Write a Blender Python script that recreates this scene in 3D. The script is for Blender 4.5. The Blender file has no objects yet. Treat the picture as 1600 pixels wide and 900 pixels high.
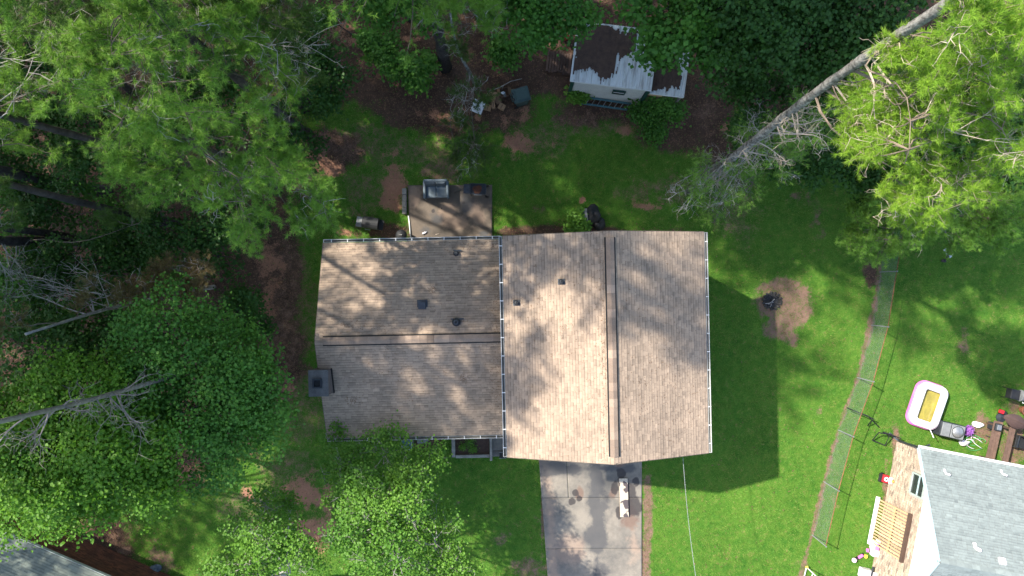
import bpy, math, random, zlib
import numpy as np
from mathutils import Vector, Matrix
R = math.radians
random.seed(7)
rng = np.random.default_rng(7)
S = bpy.context.scene
C = S.collection

# ------------------------------------------------------------------ camera, sky, sun, exposure
H = 32.0                 # drone height above the ground (m)
F = 1600 * 24 / 36       # focal length in photo pixels (24 mm equivalent)
cd = bpy.data.cameras.new('camera'); cd.lens = 24; cd.sensor_width = 36; cd.clip_end = 2000
cam = bpy.data.objects.new('camera', cd); C.objects.link(cam)
cam.location = (0, 0, H); cam.rotation_euler = (0, 0, 0)
S.camera = cam
SUN_EL = 46.5
SUN_AZ = math.atan2(0.469, -0.883)          # direction towards the sun, in the xy plane
sd = Vector((math.cos(SUN_AZ) * math.cos(R(SUN_EL)), math.sin(SUN_AZ) * math.cos(R(SUN_EL)), math.sin(R(SUN_EL))))
w = bpy.data.worlds.new('World'); S.world = w; w.use_nodes = True
nt = w.node_tree; nt.nodes.clear()
sky = nt.nodes.new('ShaderNodeTexSky'); sky.sky_type = 'NISHITA'; sky.sun_disc = False
sky.sun_elevation = R(SUN_EL); sky.sun_rotation = math.atan2(sd.x, sd.y)
sky.air_density = 1.0; sky.dust_density = 1.5
bg = nt.nodes.new('ShaderNodeBackground'); bg.inputs['Strength'].default_value = 0.15
wo = nt.nodes.new('ShaderNodeOutputWorld')
nt.links.new(sky.outputs[0], bg.inputs[0]); nt.links.new(bg.outputs[0], wo.inputs[0])
ld = bpy.data.lights.new('sun', 'SUN'); ld.energy = 4.0; ld.angle = R(0.8); ld.color = (1.0, 0.93, 0.82)
lo = bpy.data.objects.new('sun', ld); C.objects.link(lo)
lo.rotation_euler = (-sd).to_track_quat('-Z', 'Y').to_euler(); lo.location = sd * 60
S.view_settings.view_transform = 'Standard'; S.view_settings.look = 'None'
S.view_settings.exposure = 1.42; S.view_settings.gamma = 1.0
S.view_settings.use_curve_mapping = False
S.render.engine = 'CYCLES'

def at(px, py, z=0.0):
    k = (H - z) / F
    return Vector(((px - 800) * k, (450 - py) * k, z))

# ------------------------------------------------------------------ materials
def newmat(name):
    m = bpy.data.materials.new(name); m.use_nodes = True
    t = m.node_tree; t.nodes.clear()
    o = t.nodes.new('ShaderNodeOutputMaterial')
    return m, t, o
def nd(t, typ, **kw):
    n = t.nodes.new(typ)
    for k, v in kw.items(): setattr(n, k, v)
    return n
def col4(c): return (c[0], c[1], c[2], 1)
def noise(t, scale, detail=4, rough=0.6, vec=None, space='Object'):
    if vec is None:
        tc = nd(t, 'ShaderNodeTexCoord'); vec = tc.outputs[space]
    n = nd(t, 'ShaderNodeTexNoise'); n.inputs['Scale'].default_value = scale
    n.inputs['Detail'].default_value = detail; n.inputs['Roughness'].default_value = rough
    t.links.new(vec, n.inputs['Vector']); return n
def mixc(t, fac, a, b, mode='MIX'):
    n = nd(t, 'ShaderNodeMix', data_type='RGBA', blend_type=mode)
    for sock, val in ((n.inputs[0], fac), (n.inputs[6], a), (n.inputs[7], b)):
        if isinstance(val, (int, float)): sock.default_value = val
        elif isinstance(val, tuple): sock.default_value = col4(val)
        else: t.links.new(val, sock)
    return n.outputs[2]
def ramp(t, fac, lo, hi):
    n = nd(t, 'ShaderNodeMapRange'); n.inputs['From Min'].default_value = lo; n.inputs['From Max'].default_value = hi
    n.clamp = True; t.links.new(fac, n.inputs['Value']); return n.outputs[0]
def math2(t, op, a, b):
    n = nd(t, 'ShaderNodeMath', operation=op)
    for i, v in ((0, a), (1, b)):
        if isinstance(v, (int, float)): n.inputs[i].default_value = v
        else: t.links.new(v, n.inputs[i])
    return n.outputs[0]
def attr(t, name):
    n = nd(t, 'ShaderNodeAttribute'); n.attribute_name = name; return n.outputs['Fac']
def bump(t, h, strength, dist):
    n = nd(t, 'ShaderNodeBump'); n.inputs['Strength'].default_value = strength; n.inputs['Distance'].default_value = dist
    t.links.new(h, n.inputs['Height']); return n.outputs[0]
def pm(name, c1, c2=None, scale=6.0, rough=0.7, metal=0.0, bmp=0.0, lo=0.35, hi=0.65, fine=None, useattr=False, spec=0.4, space='Object'):
    """principled surface: two tones broken up by noise at two scales"""
    m, t, o = newmat(name)
    p = nd(t, 'ShaderNodeBsdfPrincipled')
    c2 = c2 or tuple(x * 0.75 for x in c1)
    n1 = noise(t, scale, 5, 0.65, space=space); n2 = noise(t, scale * 7, 3, 0.6, space=space)
    col = mixc(t, ramp(t, n1.outputs['Fac'], lo, hi), c1, c2)
    f = fine if fine is not None else 0.25
    col = mixc(t, f, col, mixc(t, n2.outputs['Fac'], (0.25, 0.25, 0.25), (1.6, 1.6, 1.6)), 'MULTIPLY') if f > 0 else col
    if useattr:
        col = mixc(t, 1.0, col, mixc(t, attr(t, 'v'), (0.45, 0.45, 0.46), (1.35, 1.33, 1.28)), 'MULTIPLY')
    t.links.new(col, p.inputs['Base Color'])
    p.inputs['Roughness'].default_value = rough; p.inputs['Metallic'].default_value = metal
    p.inputs['Specular IOR Level'].default_value = spec
    if bmp > 0: t.links.new(bump(t, n2.outputs['Fac'], 0.6, bmp), p.inputs['Normal'])
    t.links.new(p.outputs[0], o.inputs[0]); return m
def leafmat(name, c1, c2, trans=0.3, rough=0.55, tcol=None):
    m, t, o = newmat(name)
    p = nd(t, 'ShaderNodeBsdfPrincipled'); p.inputs['Roughness'].default_value = rough
    p.inputs['Specular IOR Level'].default_value = 0.3
    n1 = noise(t, 0.6, 2, 0.5)
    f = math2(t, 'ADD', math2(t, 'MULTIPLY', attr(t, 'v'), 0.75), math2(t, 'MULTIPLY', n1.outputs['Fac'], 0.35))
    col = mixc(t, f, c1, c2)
    t.links.new(col, p.inputs['Base Color'])
    tr = nd(t, 'ShaderNodeBsdfTranslucent')
    t.links.new(mixc(t, 0.5, col, tcol or tuple(min(1, x * 1.7) for x in c2)), tr.inputs['Color'])
    mx = nd(t, 'ShaderNodeMixShader'); mx.inputs[0].default_value = trans
    t.links.new(p.outputs[0], mx.inputs[1]); t.links.new(tr.outputs[0], mx.inputs[2])
    t.links.new(mx.outputs[0], o.inputs[0]); return m
M = {}
M['needle'] = leafmat('pine needles', (0.05, 0.165, 0.024), (0.25, 0.42, 0.065), 0.36)
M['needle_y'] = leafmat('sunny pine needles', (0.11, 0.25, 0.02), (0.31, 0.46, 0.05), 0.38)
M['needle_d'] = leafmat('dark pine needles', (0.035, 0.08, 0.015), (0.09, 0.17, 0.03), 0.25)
M['needle_b'] = leafmat('dead pine needles', (0.16, 0.08, 0.04), (0.17, 0.17, 0.06), 0.2)
M['leaf'] = leafmat('bright broad leaves', (0.035, 0.125, 0.008), (0.13, 0.27, 0.018), 0.33)
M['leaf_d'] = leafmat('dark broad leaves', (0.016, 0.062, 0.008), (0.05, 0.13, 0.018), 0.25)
M['leaf_m'] = leafmat('mid green broad leaves', (0.028, 0.105, 0.013), (0.10, 0.25, 0.03), 0.3)
M['leaf_y'] = leafmat('yellow green small leaves', (0.045, 0.14, 0.014), (0.14, 0.28, 0.03), 0.32)
M['bark'] = pm('dark pine bark', (0.075, 0.065, 0.06), (0.03, 0.026, 0.025), 5, 0.95, bmp=0.03, fine=0.6)
M['bark_l'] = pm('lichen covered bark', (0.34, 0.33, 0.31), (0.06, 0.054, 0.05), 7, 0.95, bmp=0.04, fine=0.7, lo=0.36, hi=0.66)
M['twig'] = pm('grey dead twigs', (0.42, 0.40, 0.37), (0.24, 0.22, 0.20), 6, 0.9, fine=0.3)
M['twig_t'] = pm('tan dead twigs', (0.50, 0.42, 0.33), (0.30, 0.24, 0.19), 6, 0.9, fine=0.3)
M['limb_t'] = pm('sunlit tan limbs', (0.26, 0.20, 0.15), (0.15, 0.115, 0.09), 6, 0.9, fine=0.3)
M['deadgrey'] = pm('grey dead wood', (0.23, 0.21, 0.19), (0.14, 0.125, 0.11), 6, 0.9, fine=0.4)
M['branch'] = pm('brown branches', (0.16, 0.13, 0.105), (0.09, 0.075, 0.06), 6, 0.9, fine=0.3)
M['roof'] = pm('tan roof shingles', (0.385, 0.292, 0.218), (0.29, 0.225, 0.172), 0.8, 0.92, fine=0.35, useattr=True, bmp=0.004, spec=0.2)
M['ridge'] = pm('ridge cap shingles', (0.32, 0.24, 0.185), (0.27, 0.205, 0.16), 3, 0.92, fine=0.3, useattr=True, spec=0.2)
M['roof_n'] = pm('blue grey roof shingles', (0.205, 0.24, 0.238), (0.18, 0.212, 0.212), 1.2, 0.9, fine=0.3, useattr=True, bmp=0.004)
M['roof_g'] = pm('green grey roof shingles', (0.17, 0.20, 0.17), (0.145, 0.17, 0.15), 1.0, 0.9, fine=0.15, useattr=True)
M['black'] = pm('black vent gap', (0.012, 0.012, 0.012), rough=0.8)
M['deck'] = pm('roof decking', (0.16, 0.13, 0.10), rough=0.9)
M['white'] = pm('white paint', (0.78, 0.78, 0.75), (0.66, 0.66, 0.63), 3, 0.45, fine=0.12)
M['gutw'] = pm('dull white gutter', (0.50, 0.50, 0.47), (0.42, 0.42, 0.39), 3, 0.55, fine=0.15)
M['gutin'] = pm('gutter inside', (0.13, 0.13, 0.115), (0.08, 0.08, 0.07), 3, 0.7)
M['siding'] = pm('cream siding', (0.62, 0.60, 0.54), (0.55, 0.53, 0.48), 3, 0.6, fine=0.1)
M['wsiding'] = pm('white siding', (0.84, 0.84, 0.83), (0.78, 0.78, 0.77), 3, 0.6, fine=0.08)
M['sidegap'] = pm('painted shade between siding boards', (0.22, 0.22, 0.20), rough=.8)  # dark wall colour stands in for the shading between the siding boards
M['brickc'] = pm('tan brick', (0.45, 0.355, 0.28), (0.39, 0.31, 0.245), 2, 0.9, fine=0.35, useattr=True)
M['brickr'] = pm('red brick', (0.17, 0.062, 0.038), (0.10, 0.045, 0.032), 2, 0.9, fine=0.4, useattr=True)
M['mortar'] = pm('mortar', (0.40, 0.36, 0.32), rough=0.95)
M['mortard'] = pm('dark mortar', (0.09, 0.06, 0.05), rough=0.95)
M['dkmetal'] = pm('dark grey metal', (0.055, 0.065, 0.075), (0.035, 0.04, 0.048), 6, 0.45, 0.4, fine=0.2)
M['grmetal'] = pm('galvanised metal', (0.42, 0.43, 0.43), (0.30, 0.31, 0.31), 6, 0.4, 0.7, fine=0.2)
M['chim'] = pm('weathered chimney metal', (0.135, 0.13, 0.125), (0.085, 0.082, 0.08), 3, 0.75, 0.0, fine=0.4)
M['chimbrick'] = pm('chimney side', (0.15, 0.115, 0.105), (0.11, 0.09, 0.085), 4, 0.9, fine=0.3)
M['blackp'] = pm('black plastic', (0.010, 0.011, 0.013), (0.017, 0.018, 0.02), 4, 0.65, fine=0.2)
M['greyp'] = pm('grey plastic', (0.20, 0.21, 0.215), (0.15, 0.16, 0.165), 4, 0.6, fine=0.2)
M['cush'] = pm('blue grey outdoor fabric', (0.15, 0.185, 0.21), (0.115, 0.145, 0.165), 5, 0.95, fine=0.3, bmp=0.01)
M['cushd'] = pm('darker outdoor fabric', (0.10, 0.125, 0.145), (0.075, 0.095, 0.11), 5, 0.95, fine=0.3, bmp=0.01)
M['rust'] = pm('rust', (0.28, 0.10, 0.045), (0.13, 0.055, 0.035), 8, 0.9, fine=0.5)
M['cardb'] = pm('cardboard', (0.34, 0.215, 0.12), (0.28, 0.175, 0.10), 4, 0.9, fine=0.2)
M['cardd'] = pm('wet cardboard', (0.20, 0.12, 0.07), (0.15, 0.09, 0.055), 4, 0.9, fine=0.3)
M['bin'] = pm('green bin plastic', (0.045, 0.085, 0.08), (0.035, 0.065, 0.062), 3, 0.5, fine=0.25)
M['teal'] = pm('teal fibreglass', (0.055, 0.14, 0.155), (0.045, 0.11, 0.12), 4, 0.5, fine=0.25)
M['dkgreen'] = pm('dark green trim', (0.012, 0.06, 0.045), rough=0.6)
M['red'] = pm('red plastic', (0.5, 0.02, 0.03), rough=0.4)
M['pink'] = pm('pink vinyl', (0.75, 0.13, 0.50), (0.70, 0.22, 0.55), 2, 0.3, fine=0.05)
M['pinkl'] = pm('pale pink vinyl', (0.85, 0.55, 0.78), (0.85, 0.72, 0.82), 2, 0.3, fine=0.05)
M['whitev'] = pm('white vinyl', (0.85, 0.83, 0.85), (0.80, 0.74, 0.80), 1.5, 0.3, fine=0.03)
M['poolwater'] = pm('murky yellow pool water', (0.33, 0.28, 0.055), (0.22, 0.19, 0.045), 3.5, 0.12, fine=0.35)
M['wood'] = pm('weathered wood', (0.16, 0.10, 0.075), (0.11, 0.07, 0.055), 4, 0.85, fine=0.35, useattr=True)
M['woodg'] = pm('grey old timber', (0.25, 0.24, 0.22), (0.17, 0.16, 0.145), 4, 0.9, fine=0.4, useattr=True)
M['woodl'] = pm('pale timber slats', (0.52, 0.36, 0.21), (0.45, 0.30, 0.17), 4, 0.8, fine=0.25, useattr=True)
M['woodd'] = pm('dark brown timber', (0.10, 0.06, 0.045), (0.07, 0.045, 0.035), 4, 0.8, fine=0.3, useattr=True)
M['brown'] = pm('brown canvas', (0.075, 0.045, 0.04), (0.055, 0.033, 0.03), 3, 0.85, fine=0.2)
M['glass'] = pm('dark window glass', (0.03, 0.035, 0.04), rough=0.08, spec=0.6)
M['frame'] = pm('grey green window frame', (0.38, 0.44, 0.42), rough=0.5)
M['bluetrim'] = pm('pale blue trim', (0.42, 0.58, 0.62), rough=0.5, fine=0.05)
M['purple'] = leafmat('purple petals', (0.20, 0.06, 0.30), (0.38, 0.15, 0.5), 0.2)
M['greenh'] = pm('green hose', (0.10, 0.40, 0.12), rough=0.4)
M['ash'] = pm('charred ash', (0.012, 0.012, 0.013), (0.05, 0.05, 0.05), 14, 0.95, fine=0.5, bmp=0.05)
M['stone'] = pm('sooty stones', (0.06, 0.055, 0.05), (0.03, 0.028, 0.026), 8, 0.95, fine=0.4)
M['pale'] = pm('white sheet', (0.62, 0.66, 0.70), (0.52, 0.57, 0.62), 4, 0.6, fine=0.1)
M['yellow'] = pm('yellow plastic', (0.7, 0.6, 0.08), rough=0.5)
M['bluetarp'] = pm('blue grey tarp', (0.05, 0.075, 0.11), (0.10, 0.13, 0.16), 5, 0.6, fine=0.3)
M['orange'] = pm('orange plastic', (0.75, 0.30, 0.06), rough=0.5)
M['wire'] = pm('weathered fence wire', (0.24, 0.26, 0.26), rough=.6, fine=0.1)

# ground
def ground_material():
    m, t, o = newmat('lawn clay and leaf litter')
    p = nd(t, 'ShaderNodeBsdfPrincipled'); p.inputs['Roughness'].default_value = 0.95
    p.inputs['Specular IOR Level'].default_value = 0.15
    nA = noise(t, 0.35, 3, 0.6); nB = noise(t, 3.0, 5, 0.65); nC = noise(t, 22, 4, 0.7); nD = noise(t, 70, 3, 0.7)
    g = mixc(t, ramp(t, nA.outputs['Fac'], 0.3, 0.7), (0.035, 0.125, 0.013), (0.07, 0.18, 0.02))
    g = mixc(t, ramp(t, nB.outputs['Fac'], 0.35, 0.75), g, (0.12, 0.22, 0.03))
    g = mixc(t, 0.55, g, mixc(t, nC.outputs['Fac'], (0.2, 0.25, 0.2), (1.75, 1.7, 1.6)), 'MULTIPLY')
    so = mixc(t, ramp(t, nB.outputs['Fac'], 0.3, 0.7), (0.080, 0.051, 0.038), (0.125, 0.082, 0.061))
    so = mixc(t, ramp(t, nA.outputs['Fac'], 0.42, 0.7), so, (0.06, 0.036, 0.026))
    so = mixc(t, 0.7, so, mixc(t, nD.outputs['Fac'], (0.15, 0.15, 0.15), (1.9, 1.8, 1.7)), 'MULTIPLY')
    cl = mixc(t, ramp(t, nB.outputs['Fac'], 0.3, 0.7), (0.42, 0.215, 0.135), (0.30, 0.155, 0.10))
    cl = mixc(t, 0.5, cl, mixc(t, nC.outputs['Fac'], (0.4, 0.4, 0.4), (1.5, 1.5, 1.5)), 'MULTIPLY')
    ta = mixc(t, ramp(t, nB.outputs['Fac'], 0.35, 0.65), (0.175, 0.105, 0.075), (0.235, 0.15, 0.11))
    ta = mixc(t, 0.5, ta, mixc(t, nC.outputs['Fac'], (0.4, 0.4, 0.4), (1.5, 1.5, 1.5)), 'MULTIPLY')
    def mask(name, amp=1.5):
        a = math2(t, 'ADD', attr(t, name), math2(t, 'MULTIPLY', math2(t, 'SUBTRACT', nC.outputs['Fac'], 0.5), amp))
        a = math2(t, 'ADD', a, math2(t, 'MULTIPLY', math2(t, 'SUBTRACT', nB.outputs['Fac'], 0.5), amp * 0.8))
        return ramp(t, a, 0.3, 0.72)
    c = mixc(t, mask('soil'), g, so); c = mixc(t, mask('tan'), c, ta); c = mixc(t, mask('clay', 2.3), c, cl)
    t.links.new(c, p.inputs['Base Color'])
    hh = math2(t, 'ADD', nC.outputs['Fac'], nD.outputs['Fac'])
    t.links.new(bump(t, hh, 0.8, 0.05), p.inputs['Normal'])
    t.links.new(p.outputs[0], o.inputs[0]); return m
def concrete_material(name, base, tint):
    m, t, o = newmat(name)
    p = nd(t, 'ShaderNodeBsdfPrincipled'); p.inputs['Roughness'].default_value = 0.85
    nA = noise(t, 0.7, 5, 0.65); nB = noise(t, 5, 5, 0.7); nC = noise(t, 40, 3, 0.7)
    c = mixc(t, ramp(t, nA.outputs['Fac'], 0.36, 0.64), base, tint)
    c = mixc(t, 0.5, c, mixc(t, nB.outputs['Fac'], (0.5, 0.5, 0.5), (1.45, 1.45, 1.45)), 'MULTIPLY')
    c = mixc(t, 0.25, c, mixc(t, nC.outputs['Fac'], (0.3, 0.3, 0.3), (1.6, 1.6, 1.6)), 'MULTIPLY')
    def am(n, amp):
        a = math2(t, 'ADD', attr(t, n), math2(t, 'MULTIPLY', math2(t, 'SUBTRACT', nB.outputs['Fac'], 0.5), amp))
        return ramp(t, a, 0.3, 0.7)
    c = mixc(t, math2(t, 'MULTIPLY', am('warm', 1.0), 0.55), c, (0.33, 0.23, 0.165))
    c = mixc(t, math2(t, 'MULTIPLY', am('band', 1.0), 0.85), c, (0.062, 0.062, 0.064))
    c = mixc(t, math2(t, 'MULTIPLY', am('rust', 0.8), 0.75), c, (0.15, 0.09, 0.065))
    c = mixc(t, math2(t, 'MULTIPLY', am('oil', 0.5), 0.88), c, (0.035, 0.03, 0.03))
    t.links.new(c, p.inputs['Base Color'])
    t.links.new(bump(t, nC.outputs['Fac'], 0.4, 0.01), p.inputs['Normal'])
    t.links.new(p.outputs[0], o.inputs[0]); return m
M['ground'] = ground_material()
M['conc'] = concrete_material('stained driveway concrete', (0.235, 0.205, 0.165), (0.125, 0.115, 0.10))
M['conc2'] = concrete_material('weathered patio concrete', (0.15, 0.115, 0.085), (0.095, 0.078, 0.062))
M['litter'] = leafmat('fallen leaves and straw', (0.09, 0.045, 0.028), (0.27, 0.17, 0.10), 0.1, 0.9)
M['dryblade'] = leafmat('dry yellow grass', (0.14, 0.20, 0.035), (0.30, 0.27, 0.10), 0.3, 0.7)
M['blade'] = leafmat('grass blades', (0.03, 0.13, 0.014), (0.17, 0.30, 0.045), 0.3, 0.6)

def straw_roof_material():
    """white ribbed metal, half buried under brown pine straw"""
    m, t, o = newmat('ribbed metal under pine straw')
    p = nd(t, 'ShaderNodeBsdfPrincipled'); p.inputs['Roughness'].default_value = 0.7
    tc = nd(t, 'ShaderNodeTexCoord'); mp = nd(t, 'ShaderNodeMapping'); mp.inputs['Scale'].default_value = (9, 0.9, 1)
    t.links.new(tc.outputs['Object'], mp.inputs['Vector'])
    st = noise(t, 1.0, 4, 0.6, vec=mp.outputs[0]); nB = noise(t, 9, 4, 0.6)
    c = mixc(t, ramp(t, st.outputs['Fac'], 0.48, 0.75), (0.60, 0.63, 0.62), (0.25, 0.23, 0.20))
    c = mixc(t, 0.2, c, mixc(t, nB.outputs['Fac'], (0.5, 0.5, 0.5), (1.3, 1.3, 1.3)), 'MULTIPLY')
    t.links.new(c, p.inputs['Base Color']); t.links.new(p.outputs[0], o.inputs[0]); return m
M['shedmetal'] = straw_roof_material()
M['straw'] = pm('brown pine straw', (0.095, 0.058, 0.042), (0.06, 0.038, 0.03), 5, 0.95, fine=0.7, bmp=0.04)

# ------------------------------------------------------------------ mesh helpers
class MB:
    def __init__(s): s.V = []; s.F = []; s.A = []; s.n = 0
    def add(s, vs, fs, a=0.5):
        s.V.extend([tuple(v) for v in vs]); s.F.extend([tuple(i + s.n for i in f) for f in fs])
        s.A.extend([a] * len(vs)); s.n += len(vs); return s
    def box(s, c, d, rz=0.0, a=0.5, M3=None):
        hx, hy, hz = d[0] / 2, d[1] / 2, d[2] / 2
        vs = [Vector((x, y, z)) for x in (-hx, hx) for y in (-hy, hy) for z in (-hz, hz)]
        m = M3 if M3 is not None else Matrix.Rotation(rz, 3, 'Z')
        c = Vector(c)
        return s.add([m @ v + c for v in vs], [(0, 1, 3, 2), (4, 6, 7, 5), (0, 4, 5, 1), (2, 3, 7, 6), (0, 2, 6, 4), (1, 5, 7, 3)], a)
    def bar(s, p, q, wdt, hgt, a=0.5, up=(0, 0, 1)):
        p, q = Vector(p), Vector(q); x = (q - p); L = x.length; x.normalize(); u = Vector(up)
        if abs(x.dot(u)) > 0.98: u = Vector((1, 0, 0))
        y = u.cross(x).normalized(); z = x.cross(y)
        m = Matrix((x, y, z)).transposed()
        return s.box((p + q) / 2, (L, wdt, hgt), a=a, M3=m)
    def tube(s, pts, rad, n=6, a=0.5, cap=True):
        pts = [Vector(p) for p in pts]; k = len(pts)
        if not hasattr(rad, '__len__'): rad = [rad] * k
        vs = []; fs = []
        ref = None
        for i, p in enumerate(pts):
            d = (pts[min(i + 1, k - 1)] - pts[max(i - 1, 0)])
            d = d.normalized() if d.length > 1e-6 else Vector((0, 0, 1))
            if ref is None: ref = Vector((0, 0, 1)) if abs(d.z) < 0.9 else Vector((1, 0, 0))
            u = d.cross(ref)
            if u.length < 1e-3: u = d.cross(Vector((0.3, 1, 0.2)))
            u.normalize(); v = d.cross(u); ref = v.cross(d)
            for j in range(n):
                g = 2 * math.pi * j / n
                vs.append(p + (u * math.cos(g) + v * math.sin(g)) * rad[i])
        for i in range(k - 1):
            for j in range(n):
                j2 = (j + 1) % n
                fs.append((i * n + j, i * n + j2, (i + 1) * n + j2, (i + 1) * n + j))
        if cap: fs.append(tuple(range(n - 1, -1, -1))); fs.append(tuple((k - 1) * n + j for j in range(n)))
        return s.add(vs, fs, a)
    def lathe(s, c, prof, n=20, a=0.5, sx=1, sy=1):
        c = Vector(c); vs = []; fs = []
        for (r, z) in prof:
            for j in range(n):
                g = 2 * math.pi * j / n; vs.append(c + Vector((r * math.cos(g) * sx, r * math.sin(g) * sy, z)))
        for i in range(len(prof) - 1):
            for j in range(n):
                j2 = (j + 1) % n; fs.append((i * n + j, i * n + j2, (i + 1) * n + j2, (i + 1) * n + j))
        fs.append(tuple(range(n - 1, -1, -1))); fs.append(tuple((len(prof) - 1) * n + j for j in range(n)))
        return s.add(vs, fs, a)
    def blob(s, c, r, seed=0, amp=0.25, n=10, m=7, a=0.5):
        rr = random.Random(seed); c = Vector(c); vs = []; fs = []
        ph = [rr.uniform(0, 6.3) for _ in range(6)]
        for i in range(m + 1):
            th = math.pi * i / m
            for j in range(n):
                g = 2 * math.pi * j / n
                k = 1 + amp * (math.sin(2 * g + ph[0]) * math.sin(th * 2 + ph[1]) + 0.6 * math.sin(3 * g + ph[2] + 2 * th) + 0.5 * math.sin(5 * th + ph[3] + g))
                vs.append(c + Vector((r[0] * k * math.sin(th) * math.cos(g), r[1] * k * math.sin(th) * math.sin(g), r[2] * k * math.cos(th))))
        for i in range(m):
            for j in range(n):
                j2 = (j + 1) % n; fs.append((i * n + j, (i + 1) * n + j, (i + 1) * n + j2, i * n + j2))
        return s.add(vs, fs, a)
    def build(s, name, mat, parent=None, smooth=False, bevel=0, kind=None):
        me = bpy.data.meshes.new(name); me.from_pydata(s.V, [], s.F)
        at_ = me.attributes.new('v', 'FLOAT', 'POINT'); at_.data.foreach_set('value', np.array(s.A, dtype=np.float32))
        me.materials.append(M[mat] if isinstance(mat, str) else mat)
        if smooth: me.polygons.foreach_set('use_smooth', [True] * len(me.polygons))
        o = bpy.data.objects.new(name, me); C.objects.link(o)
        if parent: o.parent = parent
        if bevel:
            b = o.modifiers.new('bevel', 'BEVEL'); b.width = bevel; b.segments = 2; b.limit_method = 'ANGLE'
        if kind: o['kind'] = kind
        return o
def npmesh(name, V, Fc, mat, parent=None, attrs=None, kind=None, smooth=False):
    """fast mesh from numpy arrays; Fc is (n,3) or (n,4)"""
    V = np.asarray(V, dtype=np.float32); Fc = np.asarray(Fc, dtype=np.int32); k = Fc.shape[1]
    me = bpy.data.meshes.new(name)
    me.vertices.add(len(V)); me.vertices.foreach_set('co', V.ravel())
    me.loops.add(Fc.size); me.loops.foreach_set('vertex_index', Fc.ravel())
    me.polygons.add(len(Fc)); me.polygons.foreach_set('loop_start', np.arange(0, Fc.size, k, dtype=np.int32))
    if smooth: me.polygons.foreach_set('use_smooth', np.ones(len(Fc), dtype=bool))
    for n, v in (attrs or {}).items():
        a = me.attributes.new(n, 'FLOAT', 'POINT'); a.data.foreach_set('value', np.asarray(v, dtype=np.float32))
    me.update(calc_edges=True); me.materials.append(M[mat])
    o = bpy.data.objects.new(name, me); C.objects.link(o)
    if parent: o.parent = parent
    if kind: o['kind'] = kind
    return o
def tag(o, label, cat, group=None):
    o['label'] = label; o['category'] = cat
    if group: o['group'] = group
    return o
def thing(name, label, cat, loc=(0, 0, 0), rz=0, group=None):
    o = bpy.data.objects.new(name, None); C.objects.link(o); o.location = loc; o.rotation_euler = (0, 0, rz)
    o.empty_display_size = 0.2
    return tag(o, label, cat, group)
def copy_tree(o, parent=None):
    c = o.copy(); C.objects.link(c)
    if parent: c.parent = parent
    for ch in list(o.children): copy_tree(ch, c)
    return c
def part(name, mat, parent, fn, **kw):
    b = MB(); fn(b); return b.build(name, mat, parent, **kw)

# value noise on arrays
def vnoise(x, y, seed=0):
    r = np.random.default_rng(seed); T = r.random((256, 256))
    xi = np.floor(x).astype(int); yi = np.floor(y).astype(int); fx = x - xi; fy = y - yi
    fx = fx * fx * (3 - 2 * fx); fy = fy * fy * (3 - 2 * fy)
    g = lambda a, b: T[a % 256, b % 256]
    return (g(xi, yi) * (1 - fx) + g(xi + 1, yi) * fx) * (1 - fy) + (g(xi, yi + 1) * (1 - fx) + g(xi + 1, yi + 1) * fx) * fy
def fbm(x, y, seed=0, o=4):
    s = 0; a = 0.5
    for i in range(o): s = s + a * vnoise(x * 2 ** i + 17.3 * i, y * 2 ** i + 9.1 * i, seed + i); a *= 0.5
    return s / 0.94
def sstep(x, a, b):
    t = np.clip((x - a) / (b - a), 0, 1); return t * t * (3 - 2 * t)

# ------------------------------------------------------------------ ground sheet
GK = H / F
SOIL = [(150, 250, 300, 420), (230, 520, 200, 240), (415, 420, 55, 150), (440, 560, 45, 70), (620, 70, 170, 100), (800, 70, 150, 90), (690, 165, 120, 45),
        (1000, 50, 190, 90), (950, 165, 90, 30), (1085, 140, 70, 90), (1060, 215, 60, 22), (1110, 235, 30, 30), (1290, 60, 210, 150), (1480, 80, 220, 240), (770, 165, 75, 50),
        (1360, 430, 14, 40), (600, 362, 55, 16), (60, 850, 150, 60), (-200, 300, 330, 700), (880, 110, 50, 50), (800, -250, 1800, 290), (900, 362, 130, 9), (665, 694, 22, 10), (520, 235, 50, 30)]
CLAY = [(812, 228, 42, 24), (612, 295, 22, 42), (515, 262, 26, 16), (475, 262, 16, 30), (480, 775, 36, 38), (490, 830, 36, 26), (420, 400, 18, 44), (1000, 322, 22, 9), (455, 600, 14, 22), (668, 180, 24, 10),
        (820, 180, 16, 22), (790, 190, 22, 14), (975, 205, 16, 10), (1135, 200, 14, 8), (385, 770, 10, 10), (560, 62, 22, 14), (540, 42, 30, 8), (415, 470, 14, 22), (540, 362, 24, 10), (745, 182, 10, 10), (640, 60, 22, 6), (912, 312, 7, 4), (1290, 5, 30, 8)]
TAN = [(1228, 472, 45, 46), (1222, 510, 32, 24), (1237, 528, 14, 14), (1012, 792, 8, 80), (1008, 880, 10, 60), (1400, 700, 10, 40), (1385, 770, 8, 70), (1585, 680, 26, 60), (1535, 670, 18, 24), (848, 790, 4, 120), (250, 870, 24, 14), (195, 860, 12, 7), (600, 250, 30, 60), (560, 330, 40, 20), (470, 600, 40, 30), (1000, 300, 40, 25), (560, 200, 40, 20), (450, 740, 70, 40), (1100, 180, 30, 40), (450, 480, 55, 130), (550, 225, 90, 40), (650, 235, 60, 36), (570, 295, 60, 40), (950, 195, 130, 28), (465, 640, 50, 60), (395, 800, 70, 40), (840, 220, 60, 40), (1150, 330, 40, 60), (1060, 300, 40, 30), (700, 870, 20, 40)]
FENCE = [(1389, 343), (1375, 425), (1362, 508), (1340, 590), (1310, 672), (1288, 753), (1269, 836), (1247, 920), (1225, 1003)]
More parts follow.
